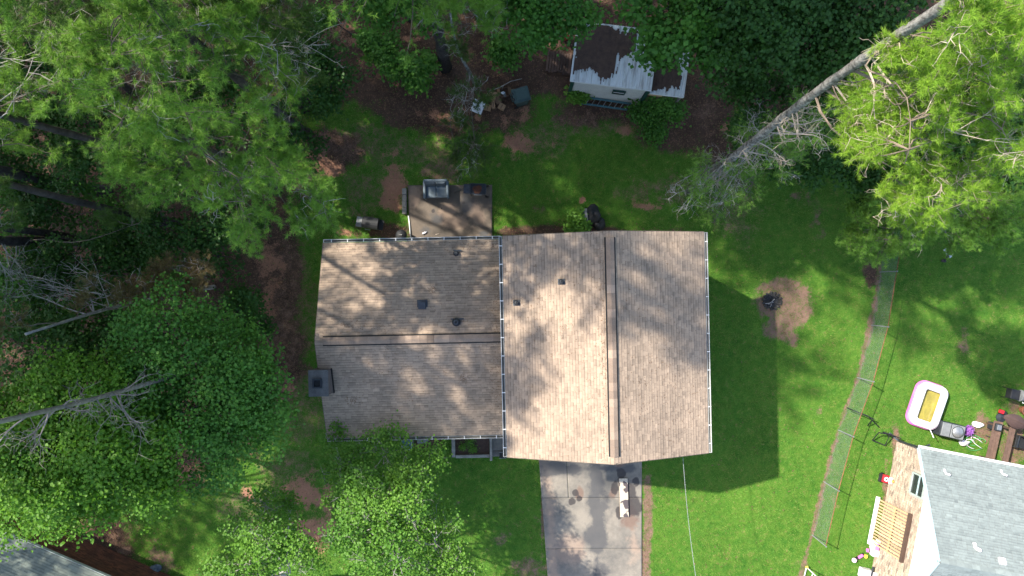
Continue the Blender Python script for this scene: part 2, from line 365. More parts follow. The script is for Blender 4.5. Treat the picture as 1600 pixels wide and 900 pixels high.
def field(px, py, E):
    f = np.full(px.shape, -9.0)
    for (cx, cy, rx, ry) in E:
        d = 1 - np.sqrt(((px - cx) / rx) ** 2 + ((py - cy) / ry) ** 2)
        f = np.maximum(f, d * min(3.0, max(1.0, min(rx, ry) / 25.0)))
    return f
def seg_d(px, py, P):
    d = np.full(px.shape, 1e9)
    for (a, b), (c, e) in zip(P[:-1], P[1:]):
        vx, vy = c - a, e - b; L = vx * vx + vy * vy
        t = np.clip(((px - a) * vx + (py - b) * vy) / L, 0, 1)
        d = np.minimum(d, np.hypot(px - a - t * vx, py - b - t * vy))
    return d
def masks(x, y):
    px = x / GK + 800; py = 450 - y / GK
    nz = fbm(x * 0.9, y * 0.9, 3) - 0.5; nz2 = fbm(x * 0.35, y * 0.35, 11) - 0.5; nz3 = fbm(x * 3, y * 3, 21) - 0.5
    so = sstep(field(px, py, SOIL) + nz * 1.2 + nz2 * 1.2 + nz3 * .6, -0.55, 0.6)
    cl = sstep(field(px, py, CLAY) + nz * 2.4 + nz3 * 1.8, -0.4, 1.0)
    ft = 0.75 * sstep(field(px, py, TAN[:12]) + nz * 1.2 + nz3 * 0.9, -0.3, 0.6)
    ft = np.maximum(ft, 0.45 * sstep(field(px, py, TAN[12:]) + nz * 1.5 + nz3 * 1.0, -0.5, 0.9))
    fd = seg_d(px, py, FENCE)
    ft = np.maximum(ft, sstep(5.5 - fd + nz * 9 + nz3 * 6, -1, 4) * 0.7)
    thin = 0.6 * sstep(nz2 * 1.6 + nz * 0.8 + nz3 * 0.5, 0.28, 0.6)      # worn thin patches of lawn
    ft = np.maximum(ft, thin)
    return so, cl, ft
fx = np.arange(-27, 27.01, 0.1); fy = np.arange(-16, 16.01, 0.1)
gx = np.concatenate([[-400, -200, -100, -60, -40, -32], fx, [32, 40, 60, 100, 200, 400]])
gy = np.concatenate([[-400, -200, -100, -60, -40, -25, -19], fy, [19, 25, 40, 60, 100, 200, 400]])
X, Y = np.meshgrid(gx, gy)
so, cl, ta = masks(X, Y)
Z = (fbm(X * 1.3, Y * 1.3, 5) - 0.5) * 0.035
nx, ny = len(gx), len(gy)
idx = np.arange(nx * ny).reshape(ny, nx)
Q = np.stack([idx[:-1, :-1].ravel(), idx[:-1, 1:].ravel(), idx[1:, 1:].ravel(), idx[1:, :-1].ravel()], 1)
g = npmesh('ground', np.stack([X.ravel(), Y.ravel(), Z.ravel() - 0.03], 1), Q, 'ground', attrs={'soil': so.ravel(), 'clay': cl.ravel(), 'tan': ta.ravel()}, smooth=True)
g['kind'] = 'structure'

# grass blades and litter: nobody could count them
HOUSE_BOXES = [(-0.2, 7.3, -6.4, 1.9), (-7.6, 0.2, -6.0, 1.9)]
DRIVE = [at(842, 690), at(857, 1010), at(1000, 1010), at(1003, 690)]
def inside_hard(x, y):
    px = x / GK + 800; py = 450 - y / GK
    h = np.zeros(x.shape, bool)
    for a, b, c, d in HOUSE_BOXES: h |= (x > a) & (x < b) & (y > c) & (y < d)
    h |= (px > 842 + (py - 722) * 0.075) & (px < 1003) & (py > 690)
    h |= (px > 636) & (px < 769) & (py > 290) & (py < 400)
    h |= (px > 708) & (px < 792) & (py > 670) & (py < 713)
    return h
def scatter(n, keep):
    x = rng.uniform(-25, 25, n); y = rng.uniform(-14.5, 14.5, n)
    k = keep(x, y); return x[k], y[k]
def kg(x, y):
    s, c, t_ = masks(x, y)
    return (rng.random(len(x)) > np.maximum(np.maximum(s * 0.93, c * .9), t_ * 0.85) * 1.05) & ~inside_hard(x, y)
bx, by = scatter(430000, kg)
n = len(bx)
ang = rng.uniform(0, 6.283, n); L = rng.uniform(0.05, 0.11, n); wv = rng.uniform(0.007, 0.014, n); tl = rng.uniform(0.3, 1.0, n)
dx, dy = np.cos(ang), np.sin(ang)
V = np.zeros((n, 3, 3), np.float32)
V[:, 0] = np.stack([bx - dy * wv, by + dx * wv, np.full(n, -0.03)], 1)
V[:, 1] = np.stack([bx + dy * wv, by - dx * wv, np.full(n, -0.03)], 1)
V[:, 2] = np.stack([bx + dx * L * tl, by + dy * L * tl, L * 0.75 - 0.02], 1)
va = np.clip(0.45 + 1.1 * (fbm(bx * 0.45, by * 0.45, 40) - .5) + 0.8 * (fbm(bx * 2.2, by * 2.2, 41) - .5) + rng.normal(0, 0.15, n), 0, 1)
o = npmesh('grass', V.reshape(-1, 3), np.arange(n * 3).reshape(-1, 3), 'blade', attrs={'v': np.repeat(va, 3)}, kind='stuff')
tag(o, 'short green lawn grass growing around the houses', 'grass')
def kd(x, y):
    f = fbm(x * .8, y * .8, 71) * .6 + fbm(x * 4, y * 4, 72) * .4
    return kg(x, y) & (rng.random(len(x)) < sstep(f, .42, .75))
bx, by = scatter(190000, kd); n = len(bx)
ang = rng.uniform(0, 6.283, n); L = rng.uniform(0.05, 0.12, n); wv = rng.uniform(0.006, 0.013, n); tl = rng.uniform(0.3, 1.0, n); dx, dy = np.cos(ang), np.sin(ang)
V = np.zeros((n, 3, 3), np.float32)
V[:, 0] = np.stack([bx - dy * wv, by + dx * wv, np.full(n, -0.03)], 1); V[:, 1] = np.stack([bx + dy * wv, by - dx * wv, np.full(n, -0.03)], 1)
V[:, 2] = np.stack([bx + dx * L * tl, by + dy * L * tl, L * 0.8 - 0.01], 1)
o = npmesh('dry_grass', V.reshape(-1, 3), np.arange(n * 3).reshape(-1, 3), 'dryblade', attrs={'v': np.repeat(rng.random(n), 3)}, kind='stuff')
tag(o, 'pale dry blades and weeds mixed through the lawn', 'dry grass')
def kl(x, y):
    s, c, t_ = masks(x, y); return (rng.random(len(x)) < s * 0.95 + 0.02 + 0.15 * t_) & ~inside_hard(x, y)
bx, by = scatter(200000, kl); n = len(bx)
ang = rng.uniform(0, 6.283, n); L = rng.uniform(0.03, 0.11, n); wv = rng.uniform(0.006, 0.03, n); dx, dy = np.cos(ang), np.sin(ang)
z0 = rng.uniform(-0.015, 0.02, n)
V = np.zeros((n, 3, 3), np.float32)
V[:, 0] = np.stack([bx - dy * wv, by + dx * wv, z0], 1); V[:, 1] = np.stack([bx + dy * wv, by - dx * wv, z0 + rng.uniform(-.01, .015, n)], 1)
V[:, 2] = np.stack([bx + dx * L, by + dy * L, z0 + rng.uniform(-.01, .02, n)], 1)
o = npmesh('leaf_litter', V.reshape(-1, 3), np.arange(n * 3).reshape(-1, 3), 'litter', attrs={'v': np.repeat(rng.beta(1.2, 3.0, n), 3)}, kind='stuff')
tag(o, 'brown fallen leaves and pine straw on the bare soil', 'leaf litter')

# ------------------------------------------------------------------ paved slabs
def slab_grid(name, quad, mat, parent, attrs_fn, z=0.02, th=0.12, step=0.06):
    a, b, c, d = [Vector(q) for q in quad]     # corners: NW, NE, SE, SW
    nu = max(2, int((b - a).length / step)); nv = max(2, int((d - a).length / step))
    U, Vv = np.meshgrid(np.linspace(0, 1, nu + 1), np.linspace(0, 1, nv + 1))
    Px = (a.x * (1 - U) + b.x * U) * (1 - Vv) + (d.x * (1 - U) + c.x * U) * Vv
    Py = (a.y * (1 - U) + b.y * U) * (1 - Vv) + (d.y * (1 - U) + c.y * U) * Vv
    ii = np.arange((nu + 1) * (nv + 1)).reshape(nv + 1, nu + 1)
    q = np.stack([ii[1:, :-1].ravel(), ii[1:, 1:].ravel(), ii[:-1, 1:].ravel(), ii[:-1, :-1].ravel()], 1)
    V = np.stack([Px.ravel(), Py.ravel(), np.full(Px.size, z)], 1)
    rim = np.concatenate([ii[0, :], ii[1:, -1], ii[-1, -2::-1], ii[-2:0:-1, 0]])
    base = V[rim].copy(); base[:, 2] -= th; m = len(rim); off = len(V)
    sq = np.stack([rim, np.roll(rim, -1), off + (np.arange(m) + 1) % m, off + np.arange(m)], 1)
    V = np.concatenate([V, base]); q = np.concatenate([q, sq])
    at_ = attrs_fn(V[:, 0], V[:, 1])
    return npmesh(name, V, q, mat, parent, attrs=at_)
def drive_attrs(x, y):
    px = x / GK + 800; py = 450 - y / GK; nz = fbm(x * 2, y * 2, 31) - 0.5; nb = fbm(x * .6, y * .6, 33) - .5
    oil = [(899, 770, 5, 5), (893, 784, 5, 5), (905, 779, 4, 4), (994, 752, 6, 8), (970, 740, 8, 11), (960, 762, 6, 12), (990, 790, 16, 20), (982, 772, 12, 20), (968, 800, 6, 10)]
    f = field(px, py, [(a, b, c * 1.15, d * 1.15) for a, b, c, d in oil]) 
    rust = field(px, py, [(906, 770, 9, 15), (985, 812, 20, 30), (985, 800, 20, 30), (958, 770, 9, 14), (968, 727, 12, 6)])
    band = np.maximum(1 - np.abs(px - (930 + (py - 720) * 0.02)) / 26, 0.9 * (1 - np.abs(py - 732) / 16)) + nb * 0.9
    band = np.maximum(band, field(px, py, [(985, 800, 22, 42)]) * 0.8)
    warm = np.maximum(1 - np.abs(px - (852 + (py - 722) * 0.075)) / 16, field(px, py, [(890, 860, 40, 40), (990, 850, 20, 60)])) + nz * 0.8
    return {'oil': np.clip(f * 1.8 + 0.25 + nz * 1.3 + (fbm(x * 7, y * 7, 37) - .5) * 1.2, 0, 1), 'rust': np.clip(rust * 1.3 + nz * 1.4, 0, 1), 'band': np.clip(band * 1.1 + nz * 1.2, 0, 1), 'warm': np.clip(warm * 0.8, 0, 1)}
dv = thing('driveway', 'x', 'x'); del dv['label']; del dv['category']; dv['kind'] = 'structure'
Lx = lambda py: 842 + (py - 722) * 0.075
gpx = 0.18
for (y0, y1, f0, f1) in ((690, 777.5, 0, .27), (690, 777.5, .27, 1), (777.5, 857, 0, 1), (857, 935, 0, 1), (935, 1010, 0, 1)):
    X0 = lambda py: Lx(py) + (1003 - Lx(py)) * f0 + gpx; X1 = lambda py: Lx(py) + (1003 - Lx(py)) * f1 - gpx
    slab_grid('slab', [at(X0(y0), y0 + gpx), at(X1(y0), y0 + gpx), at(X1(y1), y1 - gpx), at(X0(y1), y1 - gpx)], 'conc', dv, drive_attrs, 0.02 + random.uniform(-.004, .004))
def patio_attrs(x, y):
    px = x / GK + 800; py = 450 - y / GK; nz = fbm(x * 1.6, y * 1.6, 51) - .5; n2 = fbm(x * .7, y * .7, 57) - .5
    warm = field(px, py, [(648, 312, 12, 26), (715, 350, 30, 16), (745, 335, 20, 26), (700, 330, 16, 12)])
    band = field(px, py, [(685, 345, 22, 20), (665, 360, 16, 14), (728, 320, 12, 26), (755, 365, 14, 8)])
    oil = field(px, py, [(724, 317, 3, 3), (690, 326, 2, 2), (677, 330, 4, 4)])
    return {'oil': np.clip(oil * 2, 0, 1), 'rust': np.zeros_like(x), 'band': np.clip(band + n2 * 2 + .2, 0, 1), 'warm': np.clip(warm + nz * 1.2 + .15, 0, 1)}
pt = thing('patio', 'x', 'x'); del pt['label']; del pt['category']; pt['kind'] = 'structure'
slab_grid('slab', [at(637, 290), at(769, 289), at(769, 396), at(642, 396)], 'conc2', pt, patio_attrs, 0.06, 0.2)
wk = thing('walkway', 'x', 'x'); del wk['label']; del wk['category']; wk['kind'] = 'structure'
for (y0, y1) in ((674, 703.5), (704.2, 713)):
    slab_grid('slab', [at(768.5, y0), at(793, y0), at(793, y1), at(768.5, y1)], 'conc', wk, lambda x, y: {'oil': x * 0, 'rust': x * 0, 'band': x * 0 + .45, 'warm': x * 0}, 0.05 if y0 < 700 else 0.03, 0.15)

# ------------------------------------------------------------------ shingles and bricks
def frame(o, u, v):
    u = Vector(u).normalized(); v = Vector(v).normalized(); nrm = u.cross(v).normalized(); return Vector(o), u, v, nrm
def shingles(name, o, u, v, Lu, Lv, mat, parent, expo=0.112, seed=0, cut=None, wr=(0.13, 0.28), th=0.010, dark=0.12, rowvar=0.05, course_shade=.27):
    """overlapping courses of laminated shingle tabs on one slope, as one mesh"""
    o, u, v, nn = frame(o, u, v); r = random.Random(seed); V = []; A = []; F_ = []
    nc = int(math.ceil(Lv / expo)); k = 0
    for i in range(nc):
        v0 = i * expo; v1 = min(v0 + expo * 1.08, Lv); x = -r.uniform(0, 0.3)
        ct = r.uniform(-rowvar, rowvar)
        while x < Lu:
            wd = r.uniform(*wr); x0 = max(0, x); x1 = min(Lu, x + wd - 0.004); x += wd
            if cut:
                x0, x1 = max(x0, cut(v0)[0]), min(x1, cut(v0)[1])
            if x1 - x0 < 0.03: continue
            raised = r.random() < 0.55; t = th * (1.0 if raised else 0.55)
            a = min(1, max(0, (0.62 if raised else 0.62 - dark) + ct + r.gauss(0, 0.06)))
            vm = v0 + (v1 - v0) * r.uniform(.52, .68); band = max(0, a - (course_shade if r.random() < .68 else course_shade * .25))  # darker upper strip paints in the shadow line between courses, like printed granules
            q = [o + u * x0 + v * v0 + nn * t, o + u * x1 + v * v0 + nn * t, o + u * x1 + v * vm + nn * (t * .5 + .002), o + u * x0 + v * vm + nn * (t * .5 + .002),
                 o + u * x0 + v * v0 - nn * 0.004, o + u * x1 + v * v0 - nn * 0.004,
                 o + u * x0 + v * vm + nn * (t * .5 + .002), o + u * x1 + v * vm + nn * (t * .5 + .002), o + u * x1 + v * v1 + nn * .003, o + u * x0 + v * v1 + nn * .003]
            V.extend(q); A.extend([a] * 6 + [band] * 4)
            F_.extend([(k, k + 1, k + 2, k + 3), (k + 4, k + 5, k + 1, k), (k + 6, k + 7, k + 8, k + 9)])
            k += 10
    b = MB(); b.V = [tuple(q) for q in V]; b.F = [tuple(dict.fromkeys(f)) for f in F_]; b.A = A
    return b.build(name, mat, parent, kind='stuff')
def bricks(name, o, u, Lu, Hh, mat, parent, seed=0, holes=(), bl=0.205, bh=0.068, gap=0.010, proud=0.012, top=None):
    o = Vector(o); u = Vector(u).normalized(); n_ = u.cross(Vector((0, 0, 1))).normalized()
    b = MB(); r = random.Random(seed); m = Matrix((u, -n_, Vector((0, 0, 1)))).transposed()
    for i in range(int(Hh / (bh + gap))):
        z = i * (bh + gap) + bh / 2 + gap; x = -(bl / 2 if i % 2 else 0)
        while x < Lu:
            x0, x1 = max(0, x), min(Lu, x + bl); x += bl + gap
            if x1 - x0 < 0.04: continue
            if any(h[0] < x1 and x0 < h[1] and h[2] < z + .03 and z - .03 < h[3] for h in holes): continue
            b.box(o + u * (x0 + x1) / 2 + Vector((0, 0, z)) + n_ * (proud / 2 - 0.02 + r.uniform(-.002, .002)), (x1 - x0, 0.04 + proud, bh), a=min(1, max(0, r.gauss(0.5, 0.22))), M3=m)
    return b.build(name, mat, parent, kind='stuff')

# ------------------------------------------------------------------ the split level house
house = thing('house', 'split level house with tan shingle roofs in the middle of the yard', 'house', (0, 0, 0), R(1.2))
def gable(parent, ox, oy, axis, half_a, half_b, e_z, r_z, L, mat, seed, name='roof'):
    pass
# --- left wing: ridge runs along x
xa, xb, yN, yS, yR, eZ, rZ = -7.82, 0.12, 2.03, -6.08, -1.94, 3.6, 5.1
def roofdeck(b, pts_top, th):   # pts_top: closed list of corner points, extruded downwards
    nn_ = len(pts_top); vs = [Vector(p) for p in pts_top] + [Vector(p) - Vector((0, 0, th)) for p in pts_top]
    fs = [tuple(range(nn_)), tuple(range(2 * nn_ - 1, nn_ - 1, -1))] + [(i, nn_ + i, nn_ + (i + 1) % nn_, (i + 1) % nn_) for i in range(nn_)]
    b.add(vs, fs)
rfL = MB(); d_ = 0.012
roofdeck(rfL, [(xa, yS, eZ - d_), (xb, yS, eZ - d_), (xb, yR, rZ - d_), (xa, yR, rZ - d_)], 0.14)
roofdeck(rfL, [(xa, yR, rZ - d_), (xb, yR, rZ - d_), (xb, yN, eZ - d_), (xa, yN, eZ - d_)], 0.14)
roofL = rfL.build('roof', 'deck', house); roofL['label'] = 'lower roof of the left wing with grey chimney and three vents'
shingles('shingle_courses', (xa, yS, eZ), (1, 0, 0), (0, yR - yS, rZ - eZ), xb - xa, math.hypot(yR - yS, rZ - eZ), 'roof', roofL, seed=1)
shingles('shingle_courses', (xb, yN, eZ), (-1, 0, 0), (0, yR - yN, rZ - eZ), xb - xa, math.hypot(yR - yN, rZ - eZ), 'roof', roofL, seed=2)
# --- right wing: ridge runs along y
xw, xe, xr, y0, y1, eZ2, rZ2 = -0.32, 7.42, 3.6, -6.5, 2.0, 5.75, 7.15
rfR = MB()
roofdeck(rfR, [(xw, y0, eZ2 - d_), (xr, y0, rZ2 - d_), (xr, y1, rZ2 - d_), (xw, y1, eZ2 - d_)], 0.14)
roofdeck(rfR, [(xr, y0, rZ2 - d_), (xe, y0, eZ2 - d_), (xe, y1, eZ2 - d_), (xr, y1, rZ2 - d_)], 0.14)
roofR = rfR.build('roof', 'deck', house); roofR['label'] = 'upper roof of the right wing with two pipe vents'
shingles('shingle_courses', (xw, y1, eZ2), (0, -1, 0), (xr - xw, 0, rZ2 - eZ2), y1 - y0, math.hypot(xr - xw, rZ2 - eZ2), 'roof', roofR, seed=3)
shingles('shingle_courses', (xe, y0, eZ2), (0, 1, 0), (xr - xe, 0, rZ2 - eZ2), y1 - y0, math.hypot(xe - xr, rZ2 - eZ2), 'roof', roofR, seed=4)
# ridge vents: dark core with a row of cap shingles
def ridge_caps(parent, p, q, slope_a, slope_b, half, step):
    p, q = Vector(p), Vector(q); d = (q - p).normalized(); L = (q - p).length; lat = d.cross(Vector((0, 0, 1))).normalized()
    b = MB()
    for s, sl in ((1, slope_a), (-1, slope_b)):
        e = lat * s * (half + 0.05) - Vector((0, 0, (half + 0.05) * sl))
        vs = [p + Vector((0, 0, 0.05)), q + Vector((0, 0, 0.05)), q + e + Vector((0, 0, 0.05)), p + e + Vector((0, 0, 0.05)),
              p - Vector((0, 0, .02)), q - Vector((0, 0, .02)), q + e - Vector((0, 0, .02)), p + e - Vector((0, 0, .02))]
        b.add(vs, [(0, 1, 2, 3), (7, 6, 5, 4), (2, 6, 7, 3), (0, 3, 7, 4), (1, 5, 6, 2)])
    b.build('ridge_vent', 'black', parent)
    ncap = int(L / step); base = None
    for i in range(ncap):
        c0 = p + d * (i * L / ncap); c1 = p + d * ((i + 1.12) * L / ncap)
        if i == ncap - 1: c1 = q
        bb = MB(); a = min(1, max(0, random.gauss(0.45, 0.16))); up0 = Vector((0, 0, 0.062)); up1 = Vector((0, 0, 0.074))
        for s, sl in ((1, slope_a), (-1, slope_b)):
            e = lat * s * half - Vector((0, 0, half * sl))
            vs = [c0 + up0, c1 + up1, c1 + e + up1, c0 + e + up0, c1 + e + up1 - Vector((0, 0, .012)), c0 + e + up0 - Vector((0, 0, .012)), c1 + up1 - Vector((0, 0, .012))]
            bb.add(vs, [(0, 1, 2, 3), (3, 2, 4, 5), (1, 6, 4, 2)], a)
        bb.build('ridge_cap', 'ridge', parent)
sL = (rZ - eZ) / (yR - yS); sR = (rZ2 - eZ2) / (xr - xw)
ridge_caps(roofL, (xa + 0.32, yR, rZ), (xb - 0.35, yR, rZ), sL, sL, 0.15, 0.29)
ridge_caps(roofR, (xr, y0 + 0.28, rZ2), (xr, y1 - 0.22, rZ2), sR, sR, 0.15, 0.29)
# gutters with straps
def gutter(parent, p, q, out, nst, wd=0.12):
    p, q, out = Vector(p), Vector(q), Vector(out).normalized()
    b = MB(); up = Vector((0, 0, 1))
    b.bar(p + out * wd + up * 0.0, q + out * wd + up * 0.0, 0.022, 0.11)
    b.bar(p + out * 0.012 + up * -0.01, q + out * 0.012 + up * -0.01, 0.012, 0.09)
    go = b.build('gutter', 'gutw', parent)
    b = MB(); b.bar(p + out * wd * .5 - up * 0.05, q + out * wd * .5 - up * 0.05, wd - 0.02, 0.012); b.build('gutter_bed', 'gutin', go)
    d = (q - p)
    for e_ in (0.0, 1.0):
        b = MB(); c = p + d * e_ + out * wd * .5; b.bar(c - out * wd * .5, c + out * (wd * .5 + .01), 0.012, 0.11); b.build('end_cap', 'gutw', go)
    for i in range(nst):
        c = p + d * ((i + 0.5) / nst); b = MB(); b.bar(c + out * 0.0 + up * .052, c + out * (wd + .012) + up * .052, 0.03, 0.008); b.build('strap', 'white', go)
gutter(roofL, (xa + .02, yN + .02, eZ - .03), (xw - .12, yN + .02, eZ - .03), (0, 1, 0), 11)
gutter(roofL, (xa + .02, yS - .02, eZ - .03), (xw - .12, yS - .02, eZ - .03), (0, -1, 0), 11)
gutter(roofR, (xw - .02, y0 + .02, eZ2 - .03), (xw - .02, y1 - .02, eZ2 - .03), (-1, 0, 0), 12)
gutter(roofR, (xe + .02, y0 + .02, eZ2 - .03), (xe + .02, y1 - .02, eZ2 - .03), (1, 0, 0), 12, 0.1)
# walls
part('wall', 'siding', house, lambda b: b.box(((xa + .35 + .2) / 2, (yN + yS) / 2, 1.72), (.2 - xa - .35, yN - yS - 0.9, 3.44)))
part('wall', 'siding', house, lambda b: b.box(((xw + xe) / 2, (y0 + y1) / 2, 2.7), (xe - xw - 0.9, y1 - y0 - 0.7, 5.4)))
for (X_, zt) in ((xa + .36, rZ - .2), ):
    b = MB(); b.add([(X_, yS + .5, 3.44), (X_, yN - .5, 3.44), (X_, yR, zt), (X_ + .1, yS + .5, 3.44), (X_ + .1, yN - .5, 3.44), (X_ + .1, yR, zt)], [(0, 1, 2), (5, 4, 3), (0, 3, 4, 1), (1, 4, 5, 2), (2, 5, 3, 0)]); b.build('gable', 'siding', house)
for Y_ in (y0 + .37, y1 - .47):
    b = MB(); b.add([(xw + .5, Y_, 5.4), (xe - .5, Y_, 5.4), (xr, Y_, rZ2 - .2), (xw + .5, Y_ + .1, 5.4), (xe - .5, Y_ + .1, 5.4), (xr, Y_ + .1, rZ2 - .2)], [(0, 1, 2), (5, 4, 3), (0, 3, 4, 1), (1, 4, 5, 2), (2, 5, 3, 0)]); b.build('gable', 'siding', house)
# rake trim
def rake(p, q, mat='deck'):
    b = MB(); b.bar(p, q, 0.025, 0.15); b.build('rake_board', mat, house)
for Xr in (xa - .014,):
    rake((Xr, yS, eZ - .1), (Xr, yR, rZ - .1)); rake((Xr, yN, eZ - .1), (Xr, yR, rZ - .1))
for Yr in (y0 - .014, y1 + .014):
    rake((xw, Yr, eZ2 - .1), (xr, Yr, rZ2 - .1)); rake((xe, Yr, eZ2 - .1), (xr, Yr, rZ2 - .1))
# garage doors on the south wall, panels
for cx in (2.0, 5.0):
    gd = part('garage_door', 'white', house, lambda b: b.box((cx, y0 + .33, 1.1), (2.5, 0.05, 2.2)))
    for k in range(4):
        part('panel', 'white', gd, lambda b: b.box((cx, y0 + .295, 0.3 + k * .54), (2.4, 0.03, 0.48)))
# chimney on the west end
cx, cy = -7.66, -3.57
ch = part('chimney', 'chimbrick', house, lambda b: b.box((cx, cy, 2.6), (0.72, 0.98, 5.2)))
part('chimney_cap', 'chim', ch, lambda b: b.box((cx, cy, 5.24), (0.78, 1.04, 0.08)), bevel=0.01)
def flue(b):
    for s in (-1, 1):
        b.box((cx - .02 + s * .15, cy, 5.34), (0.05, 0.36, 0.12)); b.box((cx - .02, cy + s * .155, 5.338), (0.25, 0.05, 0.116))
part('flue', 'dkmetal', ch, flue)
part('flue_hole', 'blackp', ch, lambda b: b.box((cx - .02, cy, 5.29), (.24, .25, .02)))
part('flashing', 'black', ch, lambda b: b.bar((cx + .375, cy - .52, eZ + sL * (cy - .52 - yS) + .045), (cx + .375, cy + .5, eZ + sL * (cy + .5 - yS) + .045), 0.05, 0.09))
# vents on the slopes (local positions found on the roof surface)
def on_roofL(px, py):
    for it in range(1):
        z = 4.4
        for _ in range(6):
            p = at(px, py, z); c, s_ = math.cos(R(-1.2)), math.sin(R(-1.2)); q = Vector((p.x * c - p.y * s_, p.x * s_ + p.y * c, 0))
            z = rZ - (abs(q.y - yR)) * (sL if q.y < yR else (rZ - eZ) / (yN - yR))
    q.z = z; return q
def on_roofR(px, py):
    z = 6.4
    for _ in range(6):
        p = at(px, py, z); c, s_ = math.cos(R(-1.2)), math.sin(R(-1.2)); q = Vector((p.x * c - p.y * s_, p.x * s_ + p.y * c, 0))
        z = rZ2 - abs(q.x - xr) * sR
    q.z = z; return q
q = on_roofL(660, 477)
v = part('box_vent', 'dkmetal', roofL, lambda b: (b.box(q + Vector((0, 0, .11)), (.30, .30, .14)), b.box(q + Vector((0, .02, .02)), (.42, .42, .03))), bevel=.02)
part('stain', 'rust', v, lambda b: b.box(q + Vector((0, -.22, .005 - .22 * 0 + .19 * .0)), (.3, .12, .02), M3=Matrix.Rotation(-.355, 3, 'X')))
for (px, py, rr) in ((713, 503, .17), (713, 396, .11)):
    q = on_roofL(px, py)
    v = part('pipe_vent', 'dkmetal', roofL, lambda b: (b.lathe(q, [(rr, -.05), (rr, .1), (rr * .55, .2), (rr * .5, .24), (0.01, .24)], 18), b.box(q + Vector((0.05, .12, .05)), (.42 * rr / .14, .05, .05))), smooth=False)
    part('pipe_mouth', 'black', v, lambda b: b.lathe(q, [(rr * .3, .242), (0.005, .246)], 12))
for (px, py) in ((877, 440), (807, 473)):
    q = on_roofR(px, py)
    v = part('pipe_vent', 'dkmetal', roofR, lambda b: (b.box(q + Vector((0, 0, .03)), (.27, .22, .04), M3=Matrix.Rotation(-math.atan(sR), 3, 'Y')), b.lathe(q, [(.12, .0), (.09, .1), (.06, .16), (.06, .2), (.005, .2)], 16)), bevel=.01)
    part('pipe_mouth', 'black', v, lambda b: b.lathe(q, [(.042, .202), (0.005, .206)], 12))

# ------------------------------------------------------------------ the white shed with its lean-to
shed = thing('shed', 'small white sided shed with straw covered metal roof', 'shed', at(888, 150), R(-7))
SW, SD = 3.3, 2.35          # width, depth; local origin = front left base corner
zf, zb = 2.46, 2.78
wall = part('wall', 'sidegap', shed, lambda b: b.box((SW / 2, SD / 2, 1.19), (SW - .04, SD - .04, 2.38)))
for i in range(13):
    z = 0.11 + i * 0.182
    part('siding_board', 'siding', wall, lambda b: b.box((SW / 2, -0.012, z), (SW - .16, 0.012, 0.115), M3=Matrix.Rotation(R(-3), 3, 'X')))
for x in (0.0, SW):
    part('corner_trim', 'dkgreen', shed, lambda b: b.box((x, -0.03, 1.2), (.15, .12, 2.38)))
    part('corner_trim', 'dkgreen', shed, lambda b: b.box((x, SD, 1.11), (.12, .10, 2.2)))
win = part('window', 'dkgreen', shed, lambda b: [b.box((2.12 + s * .26, -.075, 1.72), (.05, .05, .46)) for s in (-1, 1)] + [b.box((2.12, -.076, 1.72 + s * .21), (.56, .05, .05)) for s in (-1, 1)])
part('pane', 'glass', win, lambda b: b.box((2.12, -.07, 1.72), (.5, .03, .4)))
part('glazing_bar', 'siding', win, lambda b: b.box((2.12, -.085, 1.72), (.5, .03, .03)))
def rib_roof(parent, x0, x1, ya, yb, za, zb_, name, pitch=0.11):
    """ribbed metal sheet with raised ribs"""
    n_ = int((x1 - x0) / pitch); b = MB(); xs = []
    for i in range(n_):
        xx = x0 + i * (x1 - x0) / n_; p = (x1 - x0) / n_
        xs += [(xx, 0), (xx + p * .55, 0), (xx + p * .66, .022), (xx + p * .86, .022)]
    xs.append((x1, 0))
    vs = []
    for (xx, h) in xs: vs += [(xx, ya, za + h), (xx, yb, zb_ + h), (xx, ya, za + h - .012), (xx, yb, zb_ + h - .012)]
    fs = []
    for i in range(len(xs) - 1):
        a = i * 4; c = a + 4
        fs += [(a, c, c + 1, a + 1), (a + 2, a + 3, c + 3, c + 2), (a, a + 2, c + 2, c)]
    b.add(vs, fs); return b.build(name, 'shedmetal', parent)
rs = rib_roof(shed, -.1, SW + .12, -.05, SD + .1, zf, zb, 'roof')
part('fascia', 'white', shed, lambda b: b.bar((-.1, -.05, zf - .06), (SW + .12, -.05, zf - .06), .03, .09))
part('fascia', 'white', shed, lambda b: b.bar((-.115, -.05, zf - .045), (-.115, SD + .1, zb - .045), .025, .09))
def straw_heap(name, parent, poly_fn, x0, x1, ya, yb, zfn, seed, step=.03):
    """a low heap of pine straw lying on a sloping sheet, with a ragged edge"""
    xs = np.arange(x0, x1 + .001, step); ys = np.arange(ya, yb + .001, step); X, Y = np.meshgrid(xs, ys)
    f = poly_fn(X, Y) + (fbm(X * 5 + 3, Y * 1.8, seed) - .5) * 0.8 + (fbm(X * 16, Y * 2.5, seed + 9) - .5) * .8
    hgt = np.clip(f, -1, .6) * .09 + (fbm(X * 6, Y * 6, seed + 3) - .5) * .03
    Z = zfn(X, Y) + np.where(f > 0, np.maximum(hgt, .03), 0.03) ; ok = f > 0
    ii = np.arange(X.size).reshape(X.shape)
    k = ok[:-1, :-1] & ok[:-1, 1:] & ok[1:, 1:] & ok[1:, :-1]
    q = np.stack([ii[:-1, :-1][k], ii[:-1, 1:][k], ii[1:, 1:][k], ii[1:, :-1][k]], 1)
    o = npmesh(name, np.stack([X.ravel(), Y.ravel(), Z.ravel()], 1), q, 'straw', parent, kind='stuff'); return o
zs = lambda X, Y: zf + (zb - zf) * (Y + .12) / (SD + .22)
